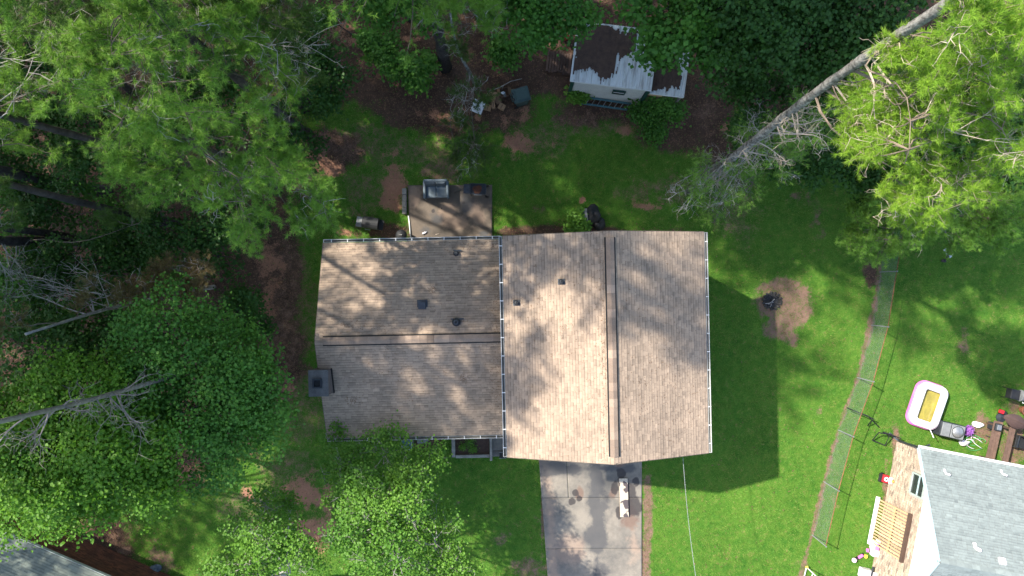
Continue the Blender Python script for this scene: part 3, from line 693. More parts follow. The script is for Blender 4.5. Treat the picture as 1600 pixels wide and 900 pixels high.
def sh1(X, Y):
    left = np.minimum((X + .04) * 1.6, (SD + .02 - Y - .1 * np.sin(X * 4)) * 1.5)
    low = (Y - .28 - .18 * np.sin(X * 2.2 + .6) - .06 * np.sin(X * 9)) * 1.3
    right = (1.55 + (Y - .3) * .62 - X + .12 * np.sin(Y * 5)) * 1.1
    return np.minimum(np.minimum(left, low), np.minimum(right, .6))
straw_heap('pine_straw', shed, sh1, -.05, SW, -.05, SD + .05, zs, 61)
# lean-to on the right
lt0, lt1 = SW + .14, SW + 1.62
lr = rib_roof(shed, lt0, lt1, -.02, 1.9, 2.02, 2.16, 'lean_to_roof')
part('lean_to_fascia', 'white', shed, lambda b: b.bar((lt0, -.03, 1.98), (lt1, -.03, 1.98), .03, .08))
part('lean_to_fascia', 'white', shed, lambda b: b.bar((lt1 + .015, -.03, 1.99), (lt1 + .015, 1.9, 2.13), .025, .08))
part('lean_to_beam', 'woodl', shed, lambda b: b.box((SW + .42, .02, 1.75), (.66, .06, .2)))
for x, y in ((lt1 - .06, .06), (lt1 - .06, 1.8)):
    part('post', 'woodg', shed, lambda b: b.box((x, y, 1.0), (.09, .09, 2.0)))
zs2 = lambda X, Y: 2.02 + .14 * (Y + .02) / 1.92
straw_heap('pine_straw', shed, lambda X, Y: np.minimum(np.minimum((lt1 - .26 - X + .1 * np.sin(Y * 3)) * 1.8, (Y - .12 - .12 * (X - lt0)) * 2), np.minimum((1.85 - Y) * 2, .5)) , lt0 + .01, lt1, -.02, 1.88, zs2, 71)

# ladder leaning along the shed front
lp0, lp1 = at(902, 161), at(980, 172)
la = thing('ladder', 'teal ladder lying on its side along the white shed front', 'ladder', lp0, math.atan2(lp1.y - lp0.y, lp1.x - lp0.x))
Ll = (lp1 - lp0).length
part('rail', 'teal', la, lambda b: b.box((Ll / 2, 0, .05), (Ll, .09, .05)), bevel=.008)
part('rail', 'teal', la, lambda b: b.box((Ll / 2 + .1, .2, .42), (Ll, .10, .05)), bevel=.008)
for i in range(9):
    x = .15 + i * (Ll - .25) / 8
    part('rung', 'grmetal', la, lambda b: b.tube([(x, 0.02, .06), (x + .1, .19, .42)], .018, 6))
# plank ramp on the shed's left
pr = thing('plank_platform', 'dark plank platform lying beside the left side of the shed', 'platform', at(873, 98), R(-7))
for i in range(9):
    part('plank', 'woodd', pr, lambda b: b.box((-.52 + i * .13, random.uniform(-.08, .08), .06 + random.uniform(-.008, .008)), (.105, 1.0, .03), rz=random.uniform(-.03, .03), a=random.uniform(.1, .9)))
for s in (-1, 1): part('joist', 'wood', pr, lambda b: b.box((0, s * .4, .01), (1.1, .07, .068)))
gc = thing('fuel_can', 'small red plastic can at the back left shed corner', 'can', at(885, 60), R(20))
part('body', 'red', gc, lambda b: b.box((0, 0, .16), (.32, .2, .3)), bevel=.04)
part('handle', 'red', gc, lambda b: b.tube([(-.1, 0, .3), (-.08, 0, .38), (.08, 0, .38), (.1, 0, .3)], .02, 6))
part('spout', 'white', gc, lambda b: b.tube([(.12, 0, .3), (.22, .03, .38)], .02, 6))

# ------------------------------------------------------------------ junk heap beside the bin
def carton(px, py, d, rz, label, mat='cardb', open_=False, tilt=(0, 0), z=0.0):
    t = thing('cardboard_box', label, 'box', at(px, py, z), R(rz), 'cardboard boxes dumped by the green bin')
    t.rotation_euler = (R(tilt[0]), R(tilt[1]), R(rz))
    X_, Y_, Z_ = d
    if open_:
        def side(b):
            b.box((0, 0, .012), (X_, Y_, .01))
            for s in (-1, 1):
                b.box((s * X_ / 2, 0, Z_ / 2), (.01, Y_, Z_)); b.box((0, s * Y_ / 2, Z_ / 2), (X_ - .01, .01, Z_))
        part('carton', mat, t, side)
        for s in (-1, 1): part('flap', mat, t, lambda b: b.box((s * (X_ / 2 + .07), 0, Z_ - .02), (.16, Y_, .008), M3=Matrix.Rotation(s * .6, 3, 'Y')))
    else:
        part('carton', mat, t, lambda b: b.box((0, 0, Z_ / 2), d))
        part('flap', mat, t, lambda b: (b.box((-X_ / 4 - .002, 0, Z_ + .005), (X_ / 2 - .008, Y_ - .004, .006)), b.box((X_ / 4 + .002, 0, Z_ + .007), (X_ / 2 - .006, Y_ - .004, .006))))
        part('tape', 'cardd', t, lambda b: b.box((0, 0, Z_ + .012), (.05, Y_ * .7, .003)))
    return t
carton(769, 151, (.40, .34, .34), -22, 'largest closed cardboard box, with a dark tape strip, in the junk heap', z=.12)
carton(788, 146, (.38, .36, .3), 8, 'open brown cardboard box holding white scraps beside the green bin', 'cardd', True)
carton(777, 157, (.26, .34, .26), 30, 'dark brown cardboard box between the taped box and the open box', 'cardd', tilt=(12, 0))
carton(771, 165, (.16, .34, .22), 5, 'narrow upright cardboard box below the taped box in the heap', z=.03)
carton(784, 168, (.30, .27, .2), -28, 'small square cardboard box nearest the lawn in the junk heap')
carton(762, 168, (.34, .3, .05), -15, 'flattened cardboard box lying right beside the white sheet', tilt=(6, 4))
carton(752, 158, (.42, .22, .05), -40, 'flattened tan cardboard box lying above the white sheet', tilt=(4, 8))
sc = thing('paper_scraps', 'crumpled white scraps in the open cardboard box', 'scraps', at(786, 146, .2))
part('scrap', 'pale', sc, lambda b: b.blob((0, 0, .08), (.09, .07, .06), 3, .3)); part('scrap', 'greyp', sc, lambda b: b.blob((.08, -.09, .05), (.08, .08, .06), 5, .3))
pl = thing('white_board', 'pale square sheet lying left of the cardboard boxes', 'board', at(747, 167, .05), R(-24))
pl.rotation_euler = (R(8), R(-6), R(-24))
part('sheet', 'pale', pl, lambda b: b.box((0, 0, .05), (.55, .58, .03)), bevel=.006)
part('edge', 'greyp', pl, lambda b: b.box((.285, 0, .045), (.02, .58, .04)))
# wheeled bin
wb = thing('wheeled_bin', 'dark green wheeled rubbish bin beside the cardboard boxes', 'bin', at(813.5, 158), R(16))
def binbody(b):
    vs = []
    for (z, sx, sy) in ((0.04, .25, .25), (0.98, .33, .30)):
        vs += [(-sx, -sy, z), (sx, -sy, z), (sx, sy, z), (-sx, sy, z)]
    b.add(vs, [(3, 2, 1, 0), (4, 5, 6, 7)] + [(i, (i + 1) % 4, 4 + (i + 1) % 4, 4 + i) for i in range(4)])
part('body', 'bin', wb, binbody, bevel=.03)
part('lid', 'bin', wb, lambda b: (b.box((.0, 0, 1.03), (.78, .66, .07)), b.box((.04, 0, 1.075), (.58, .50, .04))), bevel=.035)
part('handle', 'bin', wb, lambda b: b.tube([(-.38, -.2, 1.0), (-.45, -.2, 1.02), (-.45, .2, 1.02), (-.38, .2, 1.0)], .02, 6))
for s in (-1, 1):
    part('grip_slot', 'black', wb, lambda b: b.box((-.345, s * .13, 1.068), (.05, .12, .006)))
    part('wheel', 'blackp', wb, lambda b: b.tube([(-.27, s * .24, .1), (-.27, s * .30, .1)], .1, 14))
def stick(name, label, pts, r0, r1, mat='twig', cat='branch', forks=()):
    b = MB(); n_ = len(pts); b.tube(pts, [r0 + (r1 - r0) * i / (n_ - 1) for i in range(n_)], 6)
    for f in forks: b.tube(f, [r1 * .8, r1 * .7, r1 * .4][:len(f)], 5)
    return tag(b.build(name, mat, smooth=True), label, cat)
stick('fallen_branch', 'bare grey branch arching over the cardboard boxes', [at(756, 155, .2), at(765, 142, .5), at(782, 136, .65), at(798, 127, .6), at(815, 123, .25)], .03, .015, forks=[[at(787, 133, .6), at(784, 141, .4)]])
for i in range(26):
    pass

# ------------------------------------------------------------------ patio things
lv = thing('patio_loveseat', 'blue grey two seat sofa on the back patio', 'sofa', at(683, 298, .06), R(1))
part('base', 'cushd', lv, lambda b: b.box((0, 0, .2), (1.06, .74, .22)), bevel=.02)
for s in (-1, 1): part('armrest', 'cush', lv, lambda b: b.box((s * .525, -.02, .38), (.11, .8, .46)), bevel=.03)
part('backrest', 'cush', lv, lambda b: b.box((0, .36, .5), (1.08, .12, .62)), bevel=.04)
for s in (-1, 1):
    part('back_cushion', 'cushd', lv, lambda b: b.box((s * .235, .24, .56), (.46, .16, .42), M3=Matrix.Rotation(-.25, 3, 'X')), bevel=.05)
    part('seat_cushion', 'cush', lv, lambda b: b.box((s * .235, -.1, .37), (.462, .56, .14)), bevel=.04)
    for q in (-1, 1): part('leg', 'dkmetal', lv, lambda b: b.box((s * .48, q * .32, .05), (.06, .06, .1)))
gt = thing('charcoal_grill', 'open black charcoal grill with rusty grate on the patio', 'grill', at(744, 299, .06), R(-2))
part('side_shelf', 'dkmetal', gt, lambda b: b.box((-.4, 0, .78), (.28, .42, .03)), bevel=.01)
def tray(b):
    b.box((.12, 0, .68), (.72, .46, .03))
    for s in (-1, 1):
        b.box((.12 + s * .36, 0, .76), (.03, .46, .16)); b.box((.12, s * .23, .76), (.69, .03, .158))
part('firebox', 'dkmetal', gt, tray)
part('ash_bed', 'rust', gt, lambda b: b.blob((.08, 0, .71), (.22, .17, .04), 4, .25))
for i in range(11): part('grate_bar', 'blackp', gt, lambda b: b.tube([(-.18 + i * .06, -.215, .79), (-.18 + i * .06, .215, .79)], .007, 5))
for sx in (-.2, .44):
    for sy in (-.2, .2): part('leg', 'blackp', gt, lambda b: b.tube([(sx, sy, .68), (sx * 1.05, sy * 1.1, .0)], .018, 6))
part('handle', 'grmetal', gt, lambda b: b.tube([(-.05, -.27, .8), (.3, -.27, .8)], .014, 6))
for s in (-1, 1): part('wheel', 'blackp', gt, lambda b: b.tube([(.52, s * .24, .09), (.52, s * .28, .09)], .09, 14))
stick('poker', 'thin dark rod leaning from the open grill on the patio', [at(711, 301, .08), at(724, 294, .5)], .012, .012, 'dkmetal', 'rod')
bo = thing('plastic_bottle', 'white plastic bottle lying on the patio near the gutter', 'bottle', at(663, 364, .11), R(28))
part('body', 'whitev', bo, lambda b: b.tube([(-.1, 0, 0), (-.09, 0, 0), (.05, 0, 0), (.09, 0, 0)], [.03, .05, .05, .03], 12), smooth=True)
part('cap', 'pale', bo, lambda b: b.tube([(.09, 0, 0), (.12, 0, 0)], .02, 10))
ps = thing('scrap_stick', 'short pale stick lying on the patio by the gutter', 'stick', at(683, 366, .07), R(8))
part('shaft', 'twig_t', ps, lambda b: b.tube([(-.08, 0, .01), (.08, .01, .01)], .012, 6)); part('knot', 'twig_t', ps, lambda b: b.blob((-.04, -.01, .012), (.03, .02, .015), 2))
kb = thing('retaining_blocks', 'grey concrete edging blocks along the left patio edge', 'edging')
for i in range(4):
    p = at(632.5, 300 + i * 10); part('block', 'woodg', kb, lambda b: b.box((p.x, p.y, .07), (.2, .285, .26), rz=R(1), a=random.uniform(.4, .9)), bevel=.012)
stick('white_pipe', 'thin white pipe along the left edge of the patio', [at(638, 337, .1), at(640, 352, .1), at(642, 374, .12)], .03, .03, 'white', 'pipe')
gg = thing('gas_grill', 'covered black gas grill behind the house left of the patio', 'grill', at(585, 351), R(-9))
part('cart', 'blackp', gg, lambda b: b.box((0, 0, .4), (.62, .46, .72)), bevel=.02)
def lid(b):
    n_ = 9; vs = []; fs = []
    for i in range(n_):
        g_ = math.pi * i / (n_ - 1); y = -.27 * math.cos(g_); z = .78 + .3 * math.sin(g_) ** .7
        vs += [(-.36, y, z), (.36, y, z)]
    for i in range(n_ - 1): fs.append((2 * i, 2 * i + 1, 2 * i + 3, 2 * i + 2))
    fs.append(tuple(range(0, 2 * n_, 2))[::-1]); fs.append(tuple(range(1, 2 * n_, 2))); b.add(vs, fs)
part('lid', 'blackp', gg, lid)
part('lid_handle', 'grmetal', gg, lambda b: b.tube([(-.2, -.29, .86), (-.2, -.33, .88), (.02, -.33, .88), (.02, -.29, .86)], .014, 6))
part('side_shelf', 'greyp', gg, lambda b: b.box((-.52, -.02, .78), (.3, .46, .04)), bevel=.01)
part('side_shelf', 'blackp', gg, lambda b: b.box((.48, -.02, .78), (.2, .46, .04)), bevel=.01)
for s in (-1, 1): part('wheel', 'blackp', gg, lambda b: b.tube([(s * .3, .2, .09), (s * .36, .2, .09)], .09, 14))
kg_ = thing('kettle_grill', 'round black kettle grill against the house beside the patio', 'grill', at(630, 369), 0)
part('bowl', 'blackp', kg_, lambda b: b.lathe((0, 0, 0), [(.05, .3), (.18, .36), (.25, .48), (.26, .55)], 22), smooth=True)
part('lid', 'blackp', kg_, lambda b: b.lathe((0, 0, 0), [(.265, .55), (.25, .64), (.17, .73), (.06, .77), (.005, .775)], 22), smooth=True)
part('handle', 'grmetal', kg_, lambda b: b.tube([(-.07, 0, .76), (-.06, 0, .82), (.06, 0, .82), (.07, 0, .76)], .012, 6))
for i in range(3):
    a_ = i * 2.094; part('leg', 'grmetal', kg_, lambda b: b.tube([(.12 * math.cos(a_), .12 * math.sin(a_), .36), (.26 * math.cos(a_), .26 * math.sin(a_), 0)], .012, 6))
# bags behind the right wing
jb = thing('rubbish_bag', 'black rubbish bags heaped against the back wall', 'bag', at(924, 341), 0)
part('bag', 'blackp', jb, lambda b: b.blob((.02, .1, .3), (.36, .5, .36), 8, .16, 14, 10), smooth=True)
part('bag', 'blackp', jb, lambda b: b.blob((.3, -.25, .2), (.28, .34, .26), 12, .2, 14, 10), smooth=True)
jp = thing('leaning_panel', 'dark grey panel leaning on the black rubbish bags', 'panel', at(915, 338, .35), R(6)); jp.rotation_euler = (R(12), R(-20), R(4))
part('sheet', 'greyp', jp, lambda b: b.box((0, .08, .3), (.34, .62, .03)), bevel=.01); part('lower_sheet', 'dkmetal', jp, lambda b: b.box((.0, -.42, .29), (.36, .36, .03)), bevel=.01)
# front of the left wing
ac = thing('air_conditioner', 'grey box unit standing under the front gutter', 'air conditioner', at(638.5, 690), R(1))
part('casing', 'greyp', ac, lambda b: b.box((0, 0, .3), (.46, .50, .58)), bevel=.01)
part('lid', 'teal', ac, lambda b: b.box((0, 0, .60), (.38, .42, .02)))
for s in (-1, 1): part('rim', 'frame', ac, lambda b: b.box((s * .215, 0, .61), (.03, .5, .03)))
part('rim', 'frame', ac, lambda b: b.box((0, -.235, .609), (.40, .03, .03)))
mb = thing('meter_box', 'small grey box on the front wall beside the box unit', 'box', at(664, 679), R(1))
part('case', 'greyp', mb, lambda b: b.box((0, -.1, .5), (.46, .16, 1.0)), bevel=.01); part('cover', 'greyp', mb, lambda b: b.box((0, -.19, .5), (.4, .02, .9)))
pb = thing('timber_planter', 'timber edged planting bed in front of the left wing', 'planter', at(738, 698), R(1))
part('soil', 'straw', pb, lambda b: b.box((0, .22, .06), (1.6, 1.2, .1)))
part('edge_timber', 'woodg', pb, lambda b: b.box((-.87, .15, .12), (.16, 1.15, .24), a=.7), bevel=.01)
part('edge_timber', 'woodg', pb, lambda b: b.box((0.02, -.40, .12), (1.58, .14, .22), a=.8), bevel=.01)
part('edge_timber', 'woodg', pb, lambda b: b.box((.88, .05, .16), (.11, 1.3, .3), a=.75), bevel=.01)
fm = thing('foot_scraper', 'small dark tray at the corner of the front walkway', 'tray', at(785.5, 711, .05), R(1))
part('base', 'blackp', fm, lambda b: b.box((0, 0, .02), (.3, .26, .03)))
for s in (-1, 1): part('rim', 'greyp', fm, lambda b: b.box((0, s * .135, .04), (.32, .02, .06)))
for i in range(4): part('pebble', 'stone', fm, lambda b: b.blob((random.uniform(-.1, .1), random.uniform(-.08, .08), .05), (.04, .035, .03), i))

# ------------------------------------------------------------------ driveway panel
def panel_mat():
    m, t, o = newmat('pale panel with dark stains')
    p = nd(t, 'ShaderNodeBsdfPrincipled'); p.inputs['Roughness'].default_value = .7
    n1 = noise(t, 2.1, 2, .45); n2 = noise(t, 30, 3, .6)
    c = mixc(t, n2.outputs['Fac'], (.40, .34, .26), (.49, .42, .33)); c = mixc(t, ramp(t, n1.outputs['Fac'], .54, .56), c, (.07, .055, .055))
    t.links.new(c, p.inputs['Base Color']); t.links.new(p.outputs[0], o.inputs[0]); return m
M['panel'] = panel_mat()
dp = thing('stained_panel', 'long pale panel with dark stains lying on the driveway', 'panel', at(974.5, 777, .03), R(1.8))
part('board', 'panel', dp, lambda b: b.box((0, 0, .06), (.40, 1.80, .05)), bevel=.006)
for s in (-1, 1): part('batten', 'woodd', dp, lambda b: b.box((s * .18, 0, .018), (.06, 1.78, .033)))

# ------------------------------------------------------------------ fire pit
fp = thing('fire_pit', 'black fire pit ring in the bare patch of the right lawn', 'fire pit', at(1206, 470), 0)
part('ash', 'ash', fp, lambda b: b.lathe((0, 0, -.02), [(.38, 0), (.36, .03), (.2, .05), (.005, .055)], 20))
for i in range(15):
    a_ = i / 15 * 6.283 + random.uniform(-.1, .1); part('stone', 'stone', fp, lambda b: b.blob((.40 * math.cos(a_), .38 * math.sin(a_), .03), (.08, .07, .06), i, .2, 8, 5))
for i in range(8):
    a_ = random.uniform(0, 3.14); x, y = random.uniform(-.15, .15), random.uniform(-.15, .15)
    part('charred_stick', 'ash' if i % 3 else 'twig', fp, lambda b: b.tube([(x - .18 * math.cos(a_), y - .18 * math.sin(a_), .05), (x + .18 * math.cos(a_), y + .18 * math.sin(a_), .08 + .01 * i)], .018, 5))

# ------------------------------------------------------------------ chain link fence
FH = 1.42
fn = thing('chain_link_fence', 'chain link fence between the two yards', 'fence')
gp = [at(*p) for p in FENCE]
for p in gp[:7]:
    po = part('post', 'wire', fn, lambda b: b.tube([p + Vector((0, 0, -.1)), p + Vector((0, 0, FH))], .024, 8))
    part('cap', 'grmetal', po, lambda b: b.lathe(p + Vector((0, 0, FH)), [(.034, -.02), (.036, .02), (.02, .05), (.003, .055)], 8))
for a, b_ in zip(gp[:-1][:6], gp[1:][:6]):
    part('top_rail', 'rust', fn, lambda b: b.tube([a + Vector((0, 0, FH - .03)), b_ + Vector((0, 0, FH - .03))], .017, 6))
    mesh_ = MB(); d = b_ - a; L = d.length; d.normalize(); sp = 0.075; hh = FH - .08; nrm = d.cross(Vector((0, 0, 1)))
    for k in range(-int(hh / sp), int(L / sp) + 1):
        for sg in (1, -1):
            s0 = k * sp; e0, e1 = (s0, s0 + hh); t0 = max(0, -s0 / hh); t1 = min(1, (L - s0) / hh)
            if t1 <= t0: continue
            pts = []
            for t_ in (t0, t1):
                s_ = s0 + t_ * hh; z = t_ * hh if sg == 1 else hh - t_ * hh; pts.append(a + d * s_ + Vector((0, 0, z + .03)) + nrm * (.004 * sg))
            mesh_.tube(pts, .0018, 3, cap=False)
    mesh_.build('mesh_panel', 'wire', fn)
gate = thing('pipe_gate', 'pale pipe gate at the lower end of the chain link fence', 'gate')
ga, gb = at(1259, 885), at(1240, 965)
part('gate_frame', 'white', gate, lambda b: [b.tube([ga + Vector((0, 0, .08)), ga + Vector((0, 0, FH))], .025, 6), b.tube([gb + Vector((0, 0, .08)), gb + Vector((0, 0, FH))], .025, 6), b.tube([ga + Vector((0, 0, FH)), gb + Vector((0, 0, FH))], .025, 6), b.tube([ga + Vector((0, 0, .08)), gb + Vector((0, 0, .08))], .025, 6)])
part('mid_rail', 'white', gate, lambda b: b.tube([ga + Vector((0, 0, .75)), gb + Vector((0, 0, .75))], .02, 6))
part('latch', 'yellow', gate, lambda b: b.blob(ga + Vector((-.02, .04, .2)), (.06, .06, .05), 2))

# service cable from the front gable
cb = MB(); pA, pB = at(1067, 715, 5.3), at(1096, 960, 6.2)
pts = [pA.lerp(pB, t_ / 12) - Vector((0, 0, .35 * math.sin(math.pi * t_ / 12))) for t_ in range(13)]
cb.tube(pts, .009, 5)
for i in range(60):
    t_ = i / 60; c = pA.lerp(pB, t_) - Vector((0, 0, .35 * math.sin(math.pi * t_))); c2 = pA.lerp(pB, t_ + .01) - Vector((0, 0, .35 * math.sin(math.pi * (t_ + .01))))
    cb.tube([c + Vector((.012, 0, .012)), c2 + Vector((-.012, 0, .012))], .007, 4)
tag(cb.build('service_cable', 'wire'), 'pale twisted service cable strung from the front gable over the lawn', 'cable')

# ------------------------------------------------------------------ neighbour's white gabled house (lower right)
nb = thing('neighbour_house', 'white gabled house with blue grey roof at the lower right', 'house', (18.03, -7.2, 0), R(-11))
NL, ND = 13.0, 7.4; nEz, nRz, nY, NO, NX = 2.75, 5.35, -3.7, .22, .62
part('wall', 'mortar', nb, lambda b: b.box((NL / 2, -ND / 2, 1.4), (NL - .06, ND - .06, 2.8)))
bricks('brick_courses', (0, 0, 0), (0, -1, 0), ND, 2.8, 'brickc', nb, 5, holes=((.95, 1.95, 1.7, 2.72),))
bricks('brick_courses', (NL, 0, 0), (-1, 0, 0), NL, 2.75, 'brickc', nb, 6)
gw = MB(); gw.add([(-.03, -.05, 2.8), (-.03, -ND + .05, 2.8), (-.03, nY, nRz - .12), (.1, -.05, 2.8), (.1, -ND + .05, 2.8), (.1, nY, nRz - .12)], [(2, 1, 0), (3, 4, 5), (0, 1, 4, 3), (1, 2, 5, 4), (2, 0, 3, 5)])
gw = gw.build('gable', 'wsiding', nb)
for i in range(16):
    z = 2.88 + i * .16; hw = (nRz - .15 - z - .08) / ((nRz - 2.8) / 3.7)
    if hw < .1: break
    part('siding_board', 'wsiding', gw, lambda b: b.box((-.045, nY, z), (.018, 2 * hw, .162), M3=Matrix.Rotation(R(7), 3, 'Y')))
wi = part('window', 'frame', nb, lambda b: [b.box((-.03, -1.45 + s * .45, 2.2), (.1, .07, 1.0)) for s in (-1, 1)] + [b.box((-.031, -1.45, 2.2 + s * .47), (.1, .86, .07)) for s in (-1, 1)])
part('pane', 'glass', wi, lambda b: b.box((-.01, -1.45, 1.98), (.03, .82, .46)))
part('pane', 'glass', wi, lambda b: b.box((-.012, -1.45, 2.46), (.03, .82, .42)))
part('meeting_rail', 'bluetrim', wi, lambda b: b.box((-.025, -1.45, 2.23), (.06, .84, .06)))
nr = MB()
roofdeck(nr, [(-NX, NO, nEz - .014), (-NX, nY, nRz - .014), (NL, nY, nRz - .014), (NL, NO, nEz - .014)], .12)
roofdeck(nr, [(-NX, nY, nRz - .014), (-NX, -ND - NO, nEz - .014), (NL, -ND - NO, nEz - .014), (NL, nY, nRz - .014)], .12)
nr = nr.build('roof', 'deck', nb)
slv = math.hypot(NO - nY, nRz - nEz)
shingles('shingle_courses', (NL, NO, nEz), (-1, 0, 0), (0, nY - NO, nRz - nEz), NL + NX, slv, 'roof_n', nr, seed=8, dark=.05, rowvar=.06, th=.014, course_shade=.2)
shingles('shingle_courses', (-NX, -ND - NO, nEz), (1, 0, 0), (0, nY + ND + NO, nRz - nEz), NL + NX, slv, 'roof_n', nr, seed=9, dark=.05, rowvar=.06, th=.014, course_shade=.2)
for k in range(40):
    x = -NX + .01 + k * .31; 
    part('ridge_cap', 'roof_n', nr, lambda b: [b.add([(x, nY, nRz + .035), (x + .33, nY, nRz + .045), (x + .33, nY + s * .15, nRz - .06), (x, nY + s * .15, nRz - .07)], [(0, 1, 2, 3) if s < 0 else (3, 2, 1, 0)], a=random.uniform(.5, .8)) for s in (-1, 1)])
for (ya, za, yb, zb2) in ((NO, nEz, nY, nRz), (-ND - NO, nEz, nY, nRz)):
    part('rake_board', 'bluetrim', nr, lambda b: b.bar((-NX - .015, ya, za - .07), (-NX - .015, yb, zb2 - .07), .03, .16))
part('gutter', 'white', nr, lambda b: b.bar((-NX, NO + .07, nEz - .06), (NL, NO + .07, nEz - .06), .1, .1))
def nroof(x, y): return Vector((x, y, nRz - (y - nY) * (nRz - nEz) / (NO - nY)))
for (x, y, s) in ((.35, -.55, .55), (2.9, -.15, .5), (1.0, -3.0, .8)):
    q = nroof(x, y)
    v = part('vent_pipe', 'whitev', nr, lambda b: (b.lathe(q, [(.09 * s, -.03), (.085 * s, .16), (.08 * s, .24), (.005, .25)], 14), b.box(q + Vector((-.04, .1, -.05)), (.16 * s, .24 * s, .03), M3=Matrix.Rotation(R(-33), 3, 'X'))), bevel=.01)
q = nroof(1.95, -3.25)
part('skylight', 'whitev', nr, lambda b: b.box(q + Vector((0, 0, .05)), (.26, .26, .08), M3=Matrix.Rotation(R(-33), 3, 'X')), bevel=.01)
part('downspout', 'dkmetal', nb, lambda b: b.tube([(-.1, .42, 2.55), (-.2, .18, 2.2), (-.14, .1, .4), (-.5, .35, .15)], .05, 6))
part('gable_vent', 'greyp', nb, lambda b: b.box((-.06, nY, 4.75), (.03, .35, .45)))

# slatted panel leaning on the brick wall
sl = thing('slatted_panel', 'wooden slatted panel leaning against the neighbour brick wall', 'panel', at(1364, 812), R(-11))
sl.rotation_euler = (0, R(7), R(-11))
for i in range(15):
    part('slat', 'woodl', sl, lambda b: b.box((0.02, -1.0 + i * .143, 1.12), (.03, .075, 2.2), a=random.uniform(.4, .9)))
part('bottom_rail', 'whitev', sl, lambda b: b.box((-.03, 0, .10), (.14, 2.24, .10)))
part('top_rail', 'woodd', sl, lambda b: b.box((.0, 0, 2.22), (.13, 2.16, .13)))
part('mid_rail', 'woodl', sl, lambda b: b.box((.055, 0, 1.2), (.04, 2.1, .1)))

# ------------------------------------------------------------------ neighbour's yard things
def rrect(w_, h_, r, n=8):
    P = []
    for cx_, cy_, a0 in ((w_ - r, h_ - r, 0), (-w_ + r, h_ - r, 90), (-w_ + r, -h_ + r, 180), (w_ - r, -h_ + r, 270)):
        for i in range(n + 1):
            a_ = R(a0 + 90 * i / n); P.append((cx_ + r * math.cos(a_), cy_ + r * math.sin(a_)))
    return P
def ring(b, w_, h_, r, z, rad, n=12, sq=1.0):
    P = rrect(w_, h_, r); k = len(P); vs = []; fs = []
    for i in range(k):
        x, y = P[i]; xn, yn = P[(i + 1) % k]; xp, yp = P[i - 1]; tx, ty = xn - xp, yn - yp; l = math.hypot(tx, ty); nx_, ny_ = ty / l, -tx / l
        for j in range(n):
            a_ = 2 * math.pi * j / n; vs.append((x + nx_ * rad * math.cos(a_), y + ny_ * rad * math.cos(a_), z + rad * sq * math.sin(a_)))
    for i in range(k):
        for j in range(n): fs.append((i * n + j, i * n + (j + 1) % n, ((i + 1) % k) * n + (j + 1) % n, ((i + 1) % k) * n + j))
    b.add(vs, fs)
po = thing('inflatable_pool', 'pink and white inflatable paddling pool with yellow water', 'pool', at(1444, 632), R(-19))
part('lower_ring', 'pink', po, lambda b: ring(b, .60, .94, .30, .15, .16), smooth=True)
part('upper_ring', 'whitev', po, lambda b: ring(b, .525, .865, .26, .36, .16), smooth=True)
part('stripe', 'pinkl', po, lambda b: ring(b, .635, .975, .33, .36, .07), smooth=True)
part('water', 'poolwater', po, lambda b: b.add([(x, y, .2) for x, y in rrect(.45, .8, .2)], [tuple(range(36))]))
cd_ = thing('air_condenser', 'grey air conditioner unit with round fan beside the paddling pool', 'air conditioner', at(1475, 669), R(-13))
part('casing', 'dkmetal', cd_, lambda b: b.box((0, 0, .33), (1.12, .68, .66)), bevel=.03)
part('top_panel', 'greyp', cd_, lambda b: (b.box((.2, 0, .68), (.62, .62, .05)), b.box((-.34, 0, .675), (.4, .62, .04))), bevel=.02)
fan = part('fan_guard', 'grmetal', cd_, lambda b: b.lathe((.2, 0, .70), [(.26, 0), (.26, .02), (.2, .06), (.08, .09), (.005, .095)], 24), smooth=True)
part('fan_rim', 'dkmetal', fan, lambda b: b.lathe((.2, 0, .705), [(.28, -.005), (.28, .012), (.262, .012)], 24))
stick('white_pole', 'white pole from the paddling pool to the neighbour eave', [at(1450, 664, .3), at(1459, 684, 1.0)], .02, .02, 'whitev', 'pole')
# bent black tube frame
fr = thing('metal_frame', 'collapsed black tube frame lying beside the chain link fence', 'frame')
for seg in ([(1323, 637, .6), (1345, 646, .65), (1366, 655, .6)], [(1343, 645, .65), (1356, 650, .75), (1373, 667, .1)], [(1356, 665, .1), (1363, 656, .6)], [(1363, 688, .1), (1373, 676, .55), (1391, 678, .55), (1383, 696, .1)], [(1380, 675, .55), (1408, 685, .5)], [(1363, 688, .1), (1383, 696, .1)], [(1373, 676, .55), (1384, 678, .5), (1397, 682, .4)]):
    part('tube', 'blackp', fr, lambda b: b.tube([at(*s) for s in seg], .026, 6))
